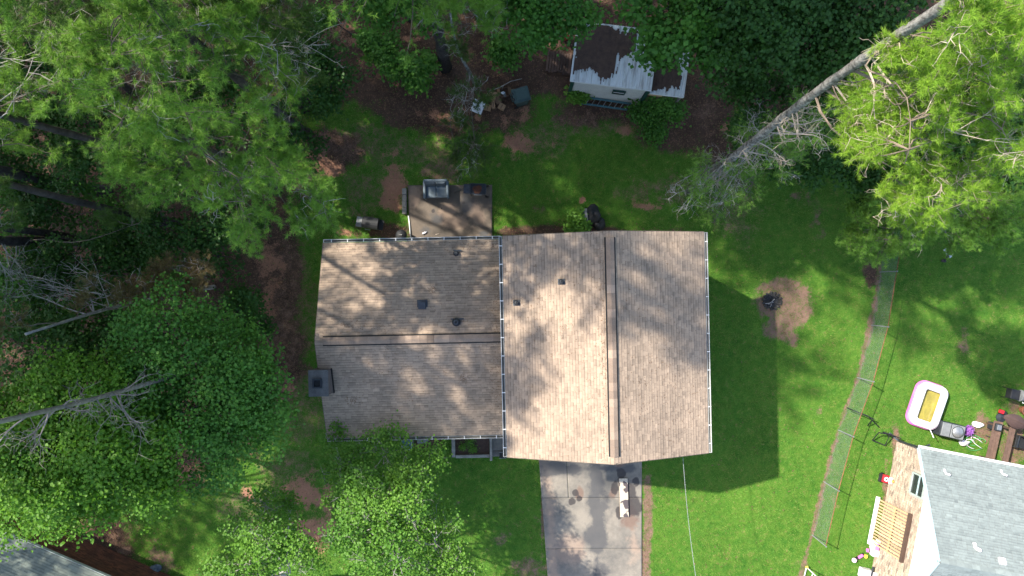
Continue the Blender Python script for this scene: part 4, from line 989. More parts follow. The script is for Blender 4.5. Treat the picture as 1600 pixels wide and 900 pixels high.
# picnic table with benches
pc = thing('patio_bench', 'long brown plank bench on the neighbour patio', 'bench', at(1551, 690), R(-13))
for i, x in enumerate((-.42, -.28, -.14)): part('plank', 'wood', pc, lambda b: b.box((x, 0, .46), (.13, 2.0, .04), a=.45 + .1 * i))
for i, x in enumerate((.14, .28)): part('plank', 'wood', pc, lambda b: b.box((x, .05, .74), (.13, 1.9, .04), a=.4 + .1 * i))
for y in (-.8, .8):
    part('trestle', 'woodd', pc, lambda b: (b.box((-.28, y, .22), (.4, .07, .44)), b.box((.2, y, .36), (.2, .07, .72))))
um = thing('patio_umbrella', 'folded brown patio umbrella leaning over the plank bench', 'umbrella', at(1563, 652), R(-24))
def lens(b, z0=1.0):
    n_ = 12; vs = []; fs = []
    for i in range(n_ + 1):
        t_ = i / n_; x = -.62 + 1.24 * t_; wv_ = .30 * math.sin(math.pi * t_) ** .8 + .01
        for j in range(7):
            s_ = -1 + 2 * j / 6; vs.append((x, s_ * wv_, z0 + .16 * math.sin(math.pi * t_) * (1 - s_ * s_)))
    for i in range(n_):
        for j in range(6): fs.append((i * 7 + j, (i + 1) * 7 + j, (i + 1) * 7 + j + 1, i * 7 + j + 1))
    b.add(vs, fs)
cnp = part('canopy', 'brown', um, lens); sm_ = cnp.modifiers.new('solid', 'SOLIDIFY'); sm_.thickness = .03
part('seam', 'woodd', um, lambda b: b.tube([(-.6, 0, 1.02), (-.3, 0, 1.14), (0, 0, 1.185), (.3, 0, 1.14), (.6, 0, 1.02)], .012, 5))
part('pole', 'woodd', um, lambda b: b.tube([(0, 0, 0), (0, 0, 1.1)], .025, 8)); part('foot', 'dkmetal', um, lambda b: b.lathe((0, 0, 0), [(.22, 0), (.22, .05), (.04, .1), (.03, .2)], 16))
tt = thing('camp_stove', 'small silver topped camp stove at the bench end', 'stove', at(1547, 664), R(-10))
part('body', 'dkmetal', tt, lambda b: b.box((0, 0, .3), (.28, .34, .6)), bevel=.03); part('top', 'grmetal', tt, lambda b: b.box((0, 0, .62), (.2, .24, .03)), bevel=.01); part('knob', 'blackp', tt, lambda b: b.lathe((-.16, .05, .4), [(.03, -.02), (.03, .02)], 10))
tt = thing('folding_stool', 'grey folding stool beside the plank bench', 'stool', at(1546, 677), R(-12))
part('seat', 'greyp', tt, lambda b: b.box((0, 0, .44), (.36, .38, .04)), bevel=.03)
for s in (-1, 1):
    part('leg', 'dkmetal', tt, lambda b: b.tube([(-.16, s * .15, .42), (.16, s * .15, 0)], .015, 6)); part('leg', 'dkmetal', tt, lambda b: b.tube([(.16, s * .15, .42), (-.16, s * .15, 0)], .015, 6))
bg_ = thing('barrel_grill', 'grey barrel grill with black firebox at the right edge', 'grill', at(1575, 614), R(-12))
part('barrel', 'greyp', bg_, lambda b: b.tube([(-.05, 0, .75), (0, 0, .75), (.75, 0, .75), (.8, 0, .75)], [.2, .27, .27, .2], 16), smooth=False)
part('firebox', 'blackp', bg_, lambda b: b.box((-.28, 0, .68), (.42, .46, .36)), bevel=.03)
part('handle', 'whitev', bg_, lambda b: b.tube([(.1, -.27, .85), (.12, -.31, .87), (.3, -.31, .87), (.32, -.27, .85)], .014, 6))
for x in (-.3, .6):
    for s in (-1, 1): part('leg', 'blackp', bg_, lambda b: b.tube([(x, s * .2, .6), (x, s * .24, 0)], .02, 6))
ckd = thing('patio_chair', 'square black patio chair on the neighbour patio', 'chair', at(1585, 688), R(-14))
part('seat', 'blackp', ckd, lambda b: b.box((0, 0, .42), (.56, .56, .07)), bevel=.02); part('backrest', 'blackp', ckd, lambda b: b.box((.02, .28, .68), (.56, .06, .5)), bevel=.02)
for s in (-1, 1):
    part('armrest', 'dkmetal', ckd, lambda b: b.box((s * .29, 0, .62), (.05, .56, .04)))
    for q_ in (-1, 1): part('leg', 'dkmetal', ckd, lambda b: b.box((s * .28, q_ * .26, .3), (.04, .04, .6)))
pk = thing('flower_pot', 'brown flower pot at the right edge of the neighbour patio', 'pot', at(1597, 640), 0)
part('pot', 'rust', pk, lambda b: b.lathe((0, 0, 0), [(.16, 0), (.24, .34), (.26, .36), (.22, .36), (.2, .3)], 18)); part('soil', 'straw', pk, lambda b: b.lathe((0, 0, .3), [(.2, 0), (.005, .02)], 16))
rt = thing('toy_truck', 'small red and black toy truck above the brown umbrella', 'toy', at(1563, 643), R(-20))
part('body', 'red', rt, lambda b: b.box((-.05, 0, .14), (.2, .17, .14)), bevel=.02); part('bed', 'blackp', rt, lambda b: b.box((.12, 0, .12), (.18, .16, .1)), bevel=.01)
for x in (-.08, .14):
    for s in (-1, 1): part('wheel', 'blackp', rt, lambda b: b.tube([(x, s * .08, .05), (x, s * .11, .05)], .05, 10))
cl_ = thing('white_cloth', 'crumpled white cloth on the grass near the bench', 'cloth', at(1527, 663), R(-15))
part('cloth', 'whitev', cl_, lambda b: b.blob((0, 0, .05), (.24, .15, .08), 21, .28, 14, 8), smooth=True); part('stain', 'greyp', cl_, lambda b: b.blob((-.02, -.04, .1), (.05, .04, .04), 3))
ph = thing('white_bag', 'white crumpled bag lying against the neighbour gutter', 'bag', at(1503, 691), 0)
part('bag', 'whitev', ph, lambda b: b.blob((0, 0, .12), (.22, .14, .13), 33, .22, 14, 8), smooth=True); part('knot', 'whitev', ph, lambda b: b.blob((.16, .06, .2), (.05, .04, .05), 4))
hs = MB()
for k, (cx_, cy_, rr) in enumerate(((1520, 688, .34), (1524, 694, .42), (1513, 686, .3))):
    p0 = at(cx_, cy_); hs.tube([p0 + Vector((rr * math.cos(a_ * .4) * (1 + .1 * math.sin(a_)), rr * .7 * math.sin(a_ * .4 + .3 * k), .03 + .03 * k + .02 * math.sin(a_))) for a_ in range(14)], .018, 6)
tag(hs.build('garden_hose', 'greenh', smooth=True), 'tangled green garden hose behind the neighbour house', 'hose')
hs = MB()
for k, (cx_, cy_, rr) in enumerate(((1528, 692, .36), (1516, 693, .28))):
    p0 = at(cx_, cy_); hs.tube([p0 + Vector((rr * math.cos(a_ * .35 + 1), rr * .8 * math.sin(a_ * .35 + .5 * k), .05 + .03 * k)) for a_ in range(13)], .014, 6)
tag(hs.build('garden_hose', 'whitev', smooth=True), 'tangled white hose lying over the green garden hose', 'hose')
# toys by the brick wall
ty = thing('toy_cart', 'red and black toy cart beside the neighbour brick wall', 'toy', at(1376, 745), R(-13))
part('tray', 'blackp', ty, lambda b: b.box((-.12, 0, .2), (.14, .4, .08)), bevel=.01); part('body', 'red', ty, lambda b: b.box((.08, 0, .24), (.28, .36, .2)), bevel=.03)
part('disc', 'whitev', ty, lambda b: b.lathe((.08, 0, .34), [(.1, 0), (.1, .02), (.005, .025)], 14)); part('hub', 'blackp', ty, lambda b: b.lathe((.08, 0, .365), [(.04, 0), (.005, .01)], 10)); part('bin', 'whitev', ty, lambda b: b.box((.3, -.02, .22), (.18, .3, .3)), bevel=.03); part('ball', 'orange', ty, lambda b: b.blob((.36, -.02, .42), (.07, .07, .07), 1, 0))
for s in (-1, 1): part('wheel', 'blackp', ty, lambda b: b.tube([(.0, s * .19, .07), (.0, s * .22, .07)], .07, 12))
ty = thing('ride_on_toy', 'pink and white ride on toy below the slatted panel', 'toy', at(1362, 852), R(-10))
part('body', 'pinkl', ty, lambda b: b.blob((0, 0, .24), (.2, .38, .16), 3, .12, 14, 8), smooth=True); part('seat', 'pink', ty, lambda b: b.box((.03, .02, .4), (.2, .2, .06)), bevel=.03); part('backrest', 'whitev', ty, lambda b: b.box((0.02, -.24, .3), (.34, .3, .3)), bevel=.06); part('hood', 'whitev', ty, lambda b: b.blob((.08, .34, .34), (.13, .13, .1), 9, .1), smooth=True)
part('handlebar', 'pink', ty, lambda b: b.tube([(.2, .2, .5), (.08, .26, .52), (-.08, .22, .5)], .025, 6))
for s in (-1, 1):
    for q_ in (-1, 1): part('wheel', 'pink', ty, lambda b: b.tube([(s * .18, q_ * .24, .09), (s * .23, q_ * .24, .09)], .09, 12))
ty = thing('toy_scooter', 'small pink and black toy lying on the grass left of the white toy box', 'toy', at(1343, 868), R(30))
part('body', 'pink', ty, lambda b: b.box((0, 0, .1), (.26, .12, .1)), bevel=.03); part('wheel', 'blackp', ty, lambda b: b.tube([(-.18, -.05, .08), (-.18, .05, .08)], .07, 12)); part('wheel', 'blackp', ty, lambda b: b.tube([(.12, -.05, .08), (.12, .05, .08)], .07, 12)); part('bucket', 'yellow', ty, lambda b: b.lathe((.2, -.1, .02), [(.07, 0), (.09, .14), (.07, .14)], 12))
ty = thing('toy_ball', 'small pale pink ball toy on the grass near the fence', 'toy', at(1333, 874), 0)
part('ball', 'pinkl', ty, lambda b: b.blob((0, 0, .11), (.11, .11, .11), 1, 0.02, 16, 10), smooth=True); part('base', 'blackp', ty, lambda b: b.lathe((.1, -.06, 0), [(.06, 0), (.06, .06), (.005, .07)], 10))
ty = thing('toy_box', 'white toy box with dark arm at the bottom edge by the brick wall', 'toy box', at(1349, 893), R(-12))
part('box', 'whitev', ty, lambda b: b.box((0, 0, .2), (.5, .42, .4)), bevel=.03); part('lid', 'whitev', ty, lambda b: b.box((.28, .02, .44), (.28, .34, .04)), bevel=.02); part('arm', 'dkmetal', ty, lambda b: b.box((.12, .18, .48), (.08, .55, .06)), bevel=.02); part('handle', 'pinkl', ty, lambda b: b.tube([(0, -.2, .42), (.2, -.2, .44)], .03, 6))

# ------------------------------------------------------------------ brick house at the lower left corner
e0, e1 = at(-30, 817, 2.7), at(170, 903.5, 2.7)
ad = math.atan2(e1.y - e0.y, e1.x - e0.x)
bh = thing('brick_house', 'red brick house with green grey roof at the lower left corner', 'house', (e0.x, e0.y, 0), ad)
BL = (e1 - e0).length + 2.5
part('wall', 'mortard', bh, lambda b: b.box((BL / 2 - 2, -4.45, 1.3), (BL + 3.6, 8.0, 2.6)))
bricks('brick_courses', (BL - .2, -.45 + .02, 0), (-1, 0, 0), BL + 3.3, 2.55, 'brickr', bh, 12)
brf = MB(); roofdeck(brf, [(-4, 0, 2.686), (-4, -4.5, 4.6), (BL + .2, -4.5, 4.6), (BL + .2, 0, 2.686)], .14); roofdeck(brf, [(-4, -4.5, 4.6), (-4, -9, 2.686), (BL + .2, -9, 2.686), (BL + .2, -4.5, 4.6)], .14)
brf = brf.build('roof', 'deck', bh)
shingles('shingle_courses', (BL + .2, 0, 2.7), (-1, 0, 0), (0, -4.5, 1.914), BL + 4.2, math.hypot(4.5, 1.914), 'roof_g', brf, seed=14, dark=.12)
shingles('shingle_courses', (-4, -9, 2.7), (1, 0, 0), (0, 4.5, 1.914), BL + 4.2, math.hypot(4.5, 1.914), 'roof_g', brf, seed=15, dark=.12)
part('fascia', 'frame', bh, lambda b: b.bar((-4, .02, 2.6), (BL + .2, .02, 2.6), .03, .15))
tp = thing('crumpled_tarp', 'blue grey crumpled tarp on the gravel by the brick house', 'tarp', at(243, 889), R(-20))
part('tarp', 'bluetarp', tp, lambda b: b.blob((0, 0, .06), (.3, .2, .09), 41, .3, 16, 8)); part('fold', 'bluetarp', tp, lambda b: b.blob((-.3, -.12, .05), (.2, .12, .07), 43, .3, 12, 8))
rb = thing('flat_rock', 'pale blue flat rock beside the brick house wall', 'rock', at(212, 887), R(10)); part('rock', 'pale', rb, lambda b: b.blob((0, 0, .05), (.15, .11, .06), 47, .2, 8, 5)); part('chip', 'stone', rb, lambda b: b.blob((.18, -.12, .02), (.05, .04, .03), 48, .2, 7, 4))

# pine straw and leaves blown onto the roofs
def roof_debris(parent, n, fn, spots):
    xs, ys = [], []
    for (cx_, cy_, sx, sy, k) in spots: xs.append(rng.normal(cx_, sx, k)); ys.append(rng.normal(cy_, sy, k))
    x = np.concatenate(xs); y = np.concatenate(ys); z, ok = fn(x, y); x, y, z = x[ok], y[ok], z[ok]; n = len(x)
    a = rng.uniform(0, 6.283, n); L = rng.uniform(.03, .10, n); wv = rng.uniform(.004, .014, n); dx, dy = np.cos(a), np.sin(a)
    def pt(px_, py_): zz, _ = fn(px_, py_); return np.stack([px_, py_, zz + .014], 1)
    V = np.stack([pt(x - dy * wv, y + dx * wv), pt(x + dy * wv, y - dx * wv), pt(x + dx * L, y + dy * L)], 1)
    npmesh('roof_litter', V.reshape(-1, 3), np.arange(n * 3).reshape(-1, 3), 'litter', parent, attrs={'v': np.repeat(rng.beta(1.2, 2.4, n), 3)}, kind='stuff')
def fL(x, y): return np.where(y < yR, rZ - (yR - y) * sL, rZ - (y - yR) * (rZ - eZ) / (yN - yR)), (x > xa + .05) & (x < xw - .2) & (y > yS + .05) & (y < yN - .05) & (np.abs(y - yR) > .22)
def fR(x, y): return rZ2 - np.abs(x - xr) * np.where(x < xr, sR, (rZ2 - eZ2) / (xe - xr)), (x > xw + .05) & (x < xe - .05) & (y > y0 + .05) & (y < y1 - .05) & (np.abs(x - xr) > .22)
roof_debris(roofL, 0, fL, [(-4, -2, 3, 2.5, 900), (-.7, -2, .15, 3, 420), (-3.5, 1.8, 2.5, .15, 260), (-6, -1.5, .8, .3, 160), (-2.0, -3.6, .12, .1, 60), (-6.6, -4.4, .15, .1, 50), (-3.2, .0, .1, .1, 40)])
roof_debris(roofR, 0, fR, [(3, -2, 3, 3, 900), (3.3, -2, .1, 3, 260), (1.0, -1, .8, 1, 160), (5.5, -4, 1, 1, 120)])

rk = thing('rubble_pile', 'few pale stones at the lawn edge under the dark evergreen', 'stones', at(1478, 396))
for i in range(6): part('stone', 'pale' if i % 2 else 'stone', rk, lambda b: b.blob((random.uniform(-.2, .2), random.uniform(-.35, .35), .06), (random.uniform(.07, .14), random.uniform(.07, .12), .08), 80 + i, .2, 8, 6))

# ------------------------------------------------------------------ trees
def unit(v): return v / np.maximum(np.linalg.norm(v, axis=-1, keepdims=True), 1e-9)
def needles(name, P, D, mat, parent, per=22, L=(0.13, 0.24), wd=0.006, tone=None, spread=0.95):
    """needle tufts: P centres, D growth directions; every needle is one thin triangle"""
    P = np.repeat(np.asarray(P), per, 0); D = np.repeat(unit(np.asarray(D)), per, 0); n = len(P)
    d = unit(D * rng.uniform(.15, 1.0, (n, 1)) + rng.normal(0, spread * .62, (n, 3)))
    l = rng.uniform(*L, n)[:, None]; s = unit(np.cross(d, rng.normal(0, 1, (n, 3)))) * wd
    P = P - D * rng.uniform(0, .07, (n, 1))
    V = np.stack([P - s, P + s, P + d * l], 1)
    tone = np.full(n // per, .5) if tone is None else np.asarray(tone)
    v = np.clip(np.repeat(tone, per) + rng.normal(0, .12, n), 0, 1)
    return npmesh(name, V.reshape(-1, 3), np.arange(n * 3).reshape(-1, 3), mat, parent, attrs={'v': np.repeat(v, 3)})
def leaves(name, P, N, mat, parent, size=(.07, .13), tone=None, aspect=.5):
    """leaf blades: folded diamonds (4 triangles share 4 edge points)"""
    P = np.asarray(P); n = len(P); N = unit(np.asarray(N))
    t = unit(np.cross(N, rng.normal(0, 1, (n, 3)))); s = np.cross(N, t)
    l = rng.uniform(*size, n)[:, None]; w_ = l * aspect
    V = np.stack([P - t * l * .5, P + s * w_ + N * l * .12, P + t * l * .5 - N * l * .12, P - s * w_ + N * l * .12], 1)
    i = np.arange(n)[:, None] * 4
    Fc = np.concatenate([i + np.array([0, 1, 2]), i + np.array([0, 2, 3])], 0)
    tone = np.full(n, .5) if tone is None else tone
    return npmesh(name, V.reshape(-1, 3), Fc, mat, parent, attrs={'v': np.repeat(np.clip(tone + rng.normal(0, .13, n), 0, 1), 4)})
def curve(a, b, sag=0.0, wob=0.0, n=6):
    a, b = Vector(a), Vector(b); L = (b - a).length; out = []
    o1 = Vector((random.gauss(0, 1), random.gauss(0, 1), random.gauss(0, .6))) * wob * L
    o2 = Vector((random.gauss(0, 1), random.gauss(0, 1), random.gauss(0, .6))) * wob * L * .5
    for i in range(n):
        t = i / (n - 1); out.append(a.lerp(b, t) + o1 * math.sin(math.pi * t) + o2 * math.sin(2 * math.pi * t) + Vector((0, 0, sag * L * math.sin(math.pi * t))))
    return out
def taper(b, pts, r0, r1, n=5):
    k = len(pts); b.tube(pts, [r0 + (r1 - r0) * i / (k - 1) for i in range(k)], n, cap=False)
def twiggy(b, pts, r, depth=2, scale=0.5, n=4, up=0.0):
    """dead side twigs forking off a limb"""
    for _ in range(n):
        i = random.randint(1, len(pts) - 1); p = Vector(pts[i]); d0 = (Vector(pts[i]) - Vector(pts[i - 1])).normalized()
        d = (d0 * .6 + Vector((random.gauss(0, .7), random.gauss(0, .7), random.gauss(up, .5)))).normalized()
        q = p + d * scale * random.uniform(.5, 1.2); c = curve(p, q, 0, .12, 4); taper(b, c, r, r * .35, 4)
        if depth > 1: twiggy(b, c, r * .55, depth - 1, scale * .55, 3, up)
class Trunk:
    def __init__(s, base, top, r0, r1, bend=.01):
        s.a, s.b, s.r0, s.r1 = Vector(base), Vector(top), r0, r1
        s.pts = curve(s.a - Vector((0, 0, .2)), s.b, 0, bend, 14)
    def at(s, z):
        for p, q in zip(s.pts[:-1], s.pts[1:]):
            if p.z <= z <= q.z: return p.lerp(q, (z - p.z) / (q.z - p.z + 1e-9))
        return s.pts[-1] if z > s.pts[-1].z else s.pts[0]
    def mesh(s, name, mat, parent, n=12):
        b = MB(); k = len(s.pts); rad = []
        for i in range(k):
            t = i / (k - 1); rad.append((s.r0 + (s.r1 - s.r0) * t) * (1 + .35 * math.exp(-t * 18)))
        b.tube(s.pts, rad, n); return b.build(name, mat, parent, smooth=True)
def ell(rx, ry): 
    a = random.uniform(0, 6.283); r = math.sqrt(random.random()); return rx * r * math.cos(a), ry * r * math.sin(a)
def pine(label, base, top, groups, r0=.22, r1=.08, mat='needle', bark='bark', group=None, per=34, dens=1.05, z0=4, dead=(), bend=.01, twigmat='twig', L=(.12, .21), wd=.006, branch_mat='branch', cat='tree', lift=.35, barefrac=.25, auto=None, mdiv=6, wob=.06):
    """a pine: leaning trunk, limbs reaching into the crown's masses, needle tufts on the outer twigs.
       groups: (px, py, rx, ry, zmin, zmax, limbs) - where the crown's masses stand"""
    random.seed(zlib.crc32(label.encode())); tb = at(*base); t = thing('pine_tree', label, cat, tb, 0, group)
    off = -tb; tr = Trunk(tb, at(*top) if len(top) == 3 else top, r0, r1, bend)
    P, D, tone = [], [], []; lb = MB(); tw = MB()
    for (px, py, rx, ry, za, zb_, n) in groups:
        gt_ = random.gauss(.5, .06); mains = []
        for _ in range(max(1, int(n) // mdiv)):
            ox, oy = ell(rx * .8, ry * .8); tip = at(px + ox, py + oy, random.uniform(za, zb_)); ax = tr.at(tip.z)
            ta_ = tr.at(max(z0, min(tip.z - lift * math.hypot(tip.x - ax.x, tip.y - ax.y), tr.b.z)))
            c = curve(ta_, tip, .06, wob, 9); Lb = (tip - ta_).length; taper(lb, c, min(.038, .012 + .006 * Lb), .008); mains.append(c)
        for _ in range(int(n)):
            ox, oy = ell(rx, ry); tip = at(px + ox, py + oy, random.uniform(za, zb_))
            cand = [(((Vector(q) - tip).length + (8 - k) * .12), q) for c in mains for k, q in enumerate(c) if k >= 3]
            ta_ = Vector(min(cand, key=lambda e: e[0])[1])
            c = curve(ta_, tip, .04, .06, 7); Lb = (tip - ta_).length
            taper(lb, c, .010 + .004 * Lb, .005, 4)
            if random.random() < barefrac: twiggy(tw, c[2:], .012, 2, .55, 4)
            bt = gt_ + random.gauss(0, .1)
            nt_ = int((12 + Lb * 4) * dens)
            for k in range(nt_):
                s = 1 - .62 * random.random() ** 1.3; i = min(5, int(s * 6)); f = s * 6 - i; p = Vector(c[i]).lerp(c[i + 1], f)
                bd = (Vector(c[i + 1]) - Vector(c[i])).normalized()
                d = (bd * .8 + Vector((random.gauss(0, .7), random.gauss(0, .7), random.gauss(.25, .35)))).normalized()
                q = p + d * random.uniform(.15, .7) * (1.15 - .4 * s)
                if k % 2 == 0: lb.tube([p, q], [.007, .004], 3, cap=False)
                for m_ in range(2):
                    pp = p.lerp(q, .55 + .45 * m_) + Vector((random.gauss(0, .05), random.gauss(0, .05), random.gauss(0, .04)))
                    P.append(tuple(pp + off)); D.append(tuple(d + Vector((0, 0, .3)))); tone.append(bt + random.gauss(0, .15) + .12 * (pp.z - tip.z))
            P.append(tuple(tip + off)); D.append(tuple((tip - Vector(c[5])).normalized())); tone.append(bt)
    if auto:
        za, zb_, n, rad = auto
        for _ in range(n):
            z = random.uniform(za, zb_); p0 = tr.at(z); a_ = random.uniform(0, 6.283); ln = rad * random.uniform(.5, 1.1) * (1.1 - .6 * ((z - za) / (zb_ - za)) ** 2)
            tip = p0 + Vector((ln * math.cos(a_), ln * math.sin(a_), ln * .2)); c = curve(p0, tip, .05, .05, 6); taper(lb, c, .04, .008)
            for j in range(14):
                s = 1 - .65 * random.random(); i = min(4, int(s * 5)); p = Vector(c[i]).lerp(c[i + 1], s * 5 - i)
                d = Vector((random.gauss(0, .6), random.gauss(0, .6), random.gauss(.3, .3))) + (tip - p0).normalized() * .7
                for m_ in range(2): P.append(tuple(p + off + d.normalized() * random.uniform(.1, .6))); D.append(tuple(d)); tone.append(random.gauss(.45, .12))
    for (px, py, rx, ry, za, zb_, n, ln) in dead:      # bare dead limbs
        for _ in range(int(n)):
            ox, oy = ell(rx, ry); tip = at(px + ox, py + oy, random.uniform(za, zb_)); ta_ = tr.at(max(.5, tip.z - .15 * (tip - tr.at(tip.z)).length))
            c = curve(ta_, tip, .03, .07, 7); taper(tw, c, .028, .008); twiggy(tw, c[2:], .011, 2, ln, 5)
    def mv(b): b.V = [(x + off.x, y + off.y, z) for x, y, z in b.V]; return b
    tr.pts = [p + off for p in tr.pts]; tr.mesh('trunk', bark, t)
    if lb.n: mv(lb).build('limbs', branch_mat, t, kind='stuff')
    if tw.n: mv(tw).build('dead_twigs', twigmat, t, kind='stuff')
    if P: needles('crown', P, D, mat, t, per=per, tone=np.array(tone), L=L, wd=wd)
    return t
def broadleaf(label, base, lobes, mat='leaf', leaf=(.08, .14), dens=1.0, r0=.14, bark='bark', name='broadleaf_tree', group=None, cat='tree', cover=.75, sub=9, per=16, sig=.2, limbs=True, twigs=0, aspect=.5, flat=.75, subr=(.32, .55), leader=True, tw_mat='twig'):
    """a broadleaf crown built of uneven lobes of leaf clumps; lobes: (px, py, z, radius m)"""
    random.seed(zlib.crc32(label.encode())); tb = at(*base); t = thing(name, label, cat, tb, 0, group); off = -tb
    b = MB(); tw = MB(); PP, NN, TT = [], [], []
    cz = max(l[2] for l in lobes); cen = sum((at(*l[:3]) for l in lobes), Vector()) / len(lobes)
    fork = tb.lerp(Vector((cen.x, cen.y, cen.z)), .45)
    if leader: taper(b, curve(tb - Vector((0, 0, .1)), fork, 0, .03, 6), r0, r0 * .6, 8)
    for (px, py, z, r) in lobes:
        c0 = at(px, py, z)
        if leader: lc = curve(fork, c0, .0, .06, 6); taper(b, lc, r0 * .5, .02, 6)
        lt = random.gauss(.45, .08)
        for k in range(int(sub)):
            dv_ = np.array([random.gauss(0, 1), random.gauss(0, 1), random.gauss(.25, .75)]); dv_ = dv_ / np.linalg.norm(dv_)
            cc = np.array(c0) + dv_ * r * np.array([1, 1, flat]) * random.uniform(.45, .95); rs_ = r * random.uniform(*subr)
            if limbs:
                tc_ = curve(c0 if leader else tb, Vector(cc), 0, .1, 5); taper(b, tc_, .022, .007, 4)
                if twigs: twiggy(tw, tc_[1:], .009, 2, rs_ * .9, twigs)
            nc = max(6, int(44 * dens * rs_ * rs_)); st = lt + random.gauss(0, .16)
            w_ = rng.normal(0, 1, (nc, 3)); w_ = unit(w_) * (rng.uniform(.25, 1, (nc, 1)) ** .5) * rs_ * np.array([1, 1, .8]); pc_ = cc + w_
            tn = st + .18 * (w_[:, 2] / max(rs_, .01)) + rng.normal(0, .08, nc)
            p = np.repeat(pc_, per, 0) + rng.normal(0, sig, (nc * per, 3)) * np.array([1, 1, .55])
            PP.append(p); TT.append(np.repeat(tn, per)); NN.append(rng.normal(0, .55, (nc * per, 3)) + np.array([0, 0, .9]) + .35 * np.repeat(unit(w_), per, 0))
    P = np.concatenate(PP) + np.array([off.x, off.y, 0]); P[:, 2] = np.maximum(P[:, 2], .03)
    for bb, nm, mt in ((b, 'trunk', bark), (tw, 'twigs', tw_mat)):
        if bb.n: bb.V = [(x + off.x, y + off.y, max(z, -.1)) for x, y, z in bb.V]; bb.build(nm, mt, t, smooth=True, kind='stuff' if nm == 'twigs' else None)
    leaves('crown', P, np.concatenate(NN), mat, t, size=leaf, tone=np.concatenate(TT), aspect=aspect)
    return t

# ---- pines of the left woods
G1 = 'pines of the left woods'
pine('tall green pine with the lowest limbs reaching towards the house corner', (432, 300), (215, 170, 14.5),
     [(330, 250, 150, 90, 10, 13.5, 26), (430, 300, 85, 75, 9, 12, 20), (385, 365, 22, 30, 9, 10.5, 5), (240, 250, 80, 80, 12, 14, 12), (500, 330, 30, 40, 8, 9.5, 5)], r0=.2, group=G1, dead=[(400, 300, 100, 80, 8, 12, 5, .6)])
pine('tall green pine with broad crown filling the upper left', (480, 208), (-1475, -1270, 27.5),
     [(290, 110, 150, 110, 12, 16, 34), (220, 50, 110, 70, 13.5, 16.5, 22), (380, 60, 90, 70, 11, 14, 16), (200, 190, 60, 70, 12, 14.5, 12), (420, 150, 60, 60, 10, 12, 8)], r0=.2, auto=(17.5, 27, 55, 3.0), group=G1, dead=[(330, 100, 140, 100, 10, 15, 7, .7)])
pine('pine with thick dark trunk rising at the left wood edge', (475, 165), (-2174, -2158, 28.5),
     [(430, 20, 80, 50, 9, 12.5, 14), (340, 10, 70, 50, 11, 14, 10), (470, 100, 40, 40, 7, 9, 5)], r0=.3, r1=.1, group=G1, mat='needle_d', auto=(13, 28, 120, 3.4), dead=[(480, 60, 60, 60, 5, 9, 8, .6)])
pine('pine leaning out past the left edge with dead white twigs', (166, 300), (-2014, -190, 24),
     [(90, 70, 90, 60, 12, 15, 10), (30, 150, 60, 60, 11, 14, 8), (120, 130, 50, 50, 12, 14, 6), (80, 230, 60, 30, 8, 10, 4)], r0=.26, r1=.1, group=G1, auto=(13, 23.5, 85, 3.6), dead=[(60, 70, 60, 50, 12, 14, 6, 1.0), (125, 80, 10, 60, 12, 14, 3, .9)])
pine('pine with dark trunk running out at the left edge midway', (152, 377), (-2080, 158, 24),
     [(-30, 330, 80, 60, 9, 12, 8), (190, 330, 60, 30, 6, 8, 5)], r0=.23, r1=.1, group=G1, mat='needle_d', auto=(13, 23.5, 85, 3.6), dead=[(20, 440, 60, 30, 5, 7, 7, 1.3)])
pine('slim pine at the top left corner of the woods', (200, 140), (40, -20, 13),
     [(60, 20, 90, 50, 9, 13, 12), (150, 10, 60, 40, 10, 13, 8)], r0=.16, group=G1, mat='needle_d')
pine('pine with dark trunk at the top edge left of the shed', (695, 104), (-54, -2324, 28),
     [(725, 20, 62, 24, 7, 10, 14), (700, -20, 90, 40, 9, 12, 10), (760, 40, 30, 22, 6.5, 8, 4)], r0=.27, r1=.1, auto=(10, 27.5, 130, 3.4), group='pines at the top edge', per=26)
pine('slim leaning pine beside the junk heap', (741, 128), (703, 20, 8.5),
     [(728, 225, 34, 58, 1.2, 3.2, 26), (735, 150, 38, 20, 2, 4, 7), (715, 60, 30, 30, 5, 7, 4)], r0=.09, r1=.05, group='pines at the top edge', mat='needle_d', z0=2.5, bark='bark_l', L=(.1, .18), wd=.0045, dead=[(720, 170, 30, 25, 1.5, 3, 5, .5)], lift=.1)
for (bx_, by_, hgt, lab) in ((-14.8, 5.3, 25, 'tall pine rising right behind the crown nearest the house'), (-15.6, 3.0, 24.5, 'tall pine rising from the bushes below the upper left crowns'), (-19.2, 2.2, 25, 'tall pine rising between the two dark trunks'),
                        (-1.5, 12.6, 29, 'tall pine at the top edge right of the dark pine trunk'), (1.5, 12.2, 28.5, 'tall pine behind the broadleaf tree at the back of the shed')):
    k_ = F / (H - hgt); pine(lab, (800 + bx_ / GK, 450 - by_ / GK), (800 + bx_ * k_, 450 - by_ * k_, hgt), [], r0=.17, r1=.07, group='tall pines reaching out of the frame', auto=(max(15.5, hgt - (8.5 if bx_ < -5 else 13)), hgt - .5, 85, 3.3), per=18, wd=.014)  # pines added to shade the roofs and lawns; their crowns are unseen
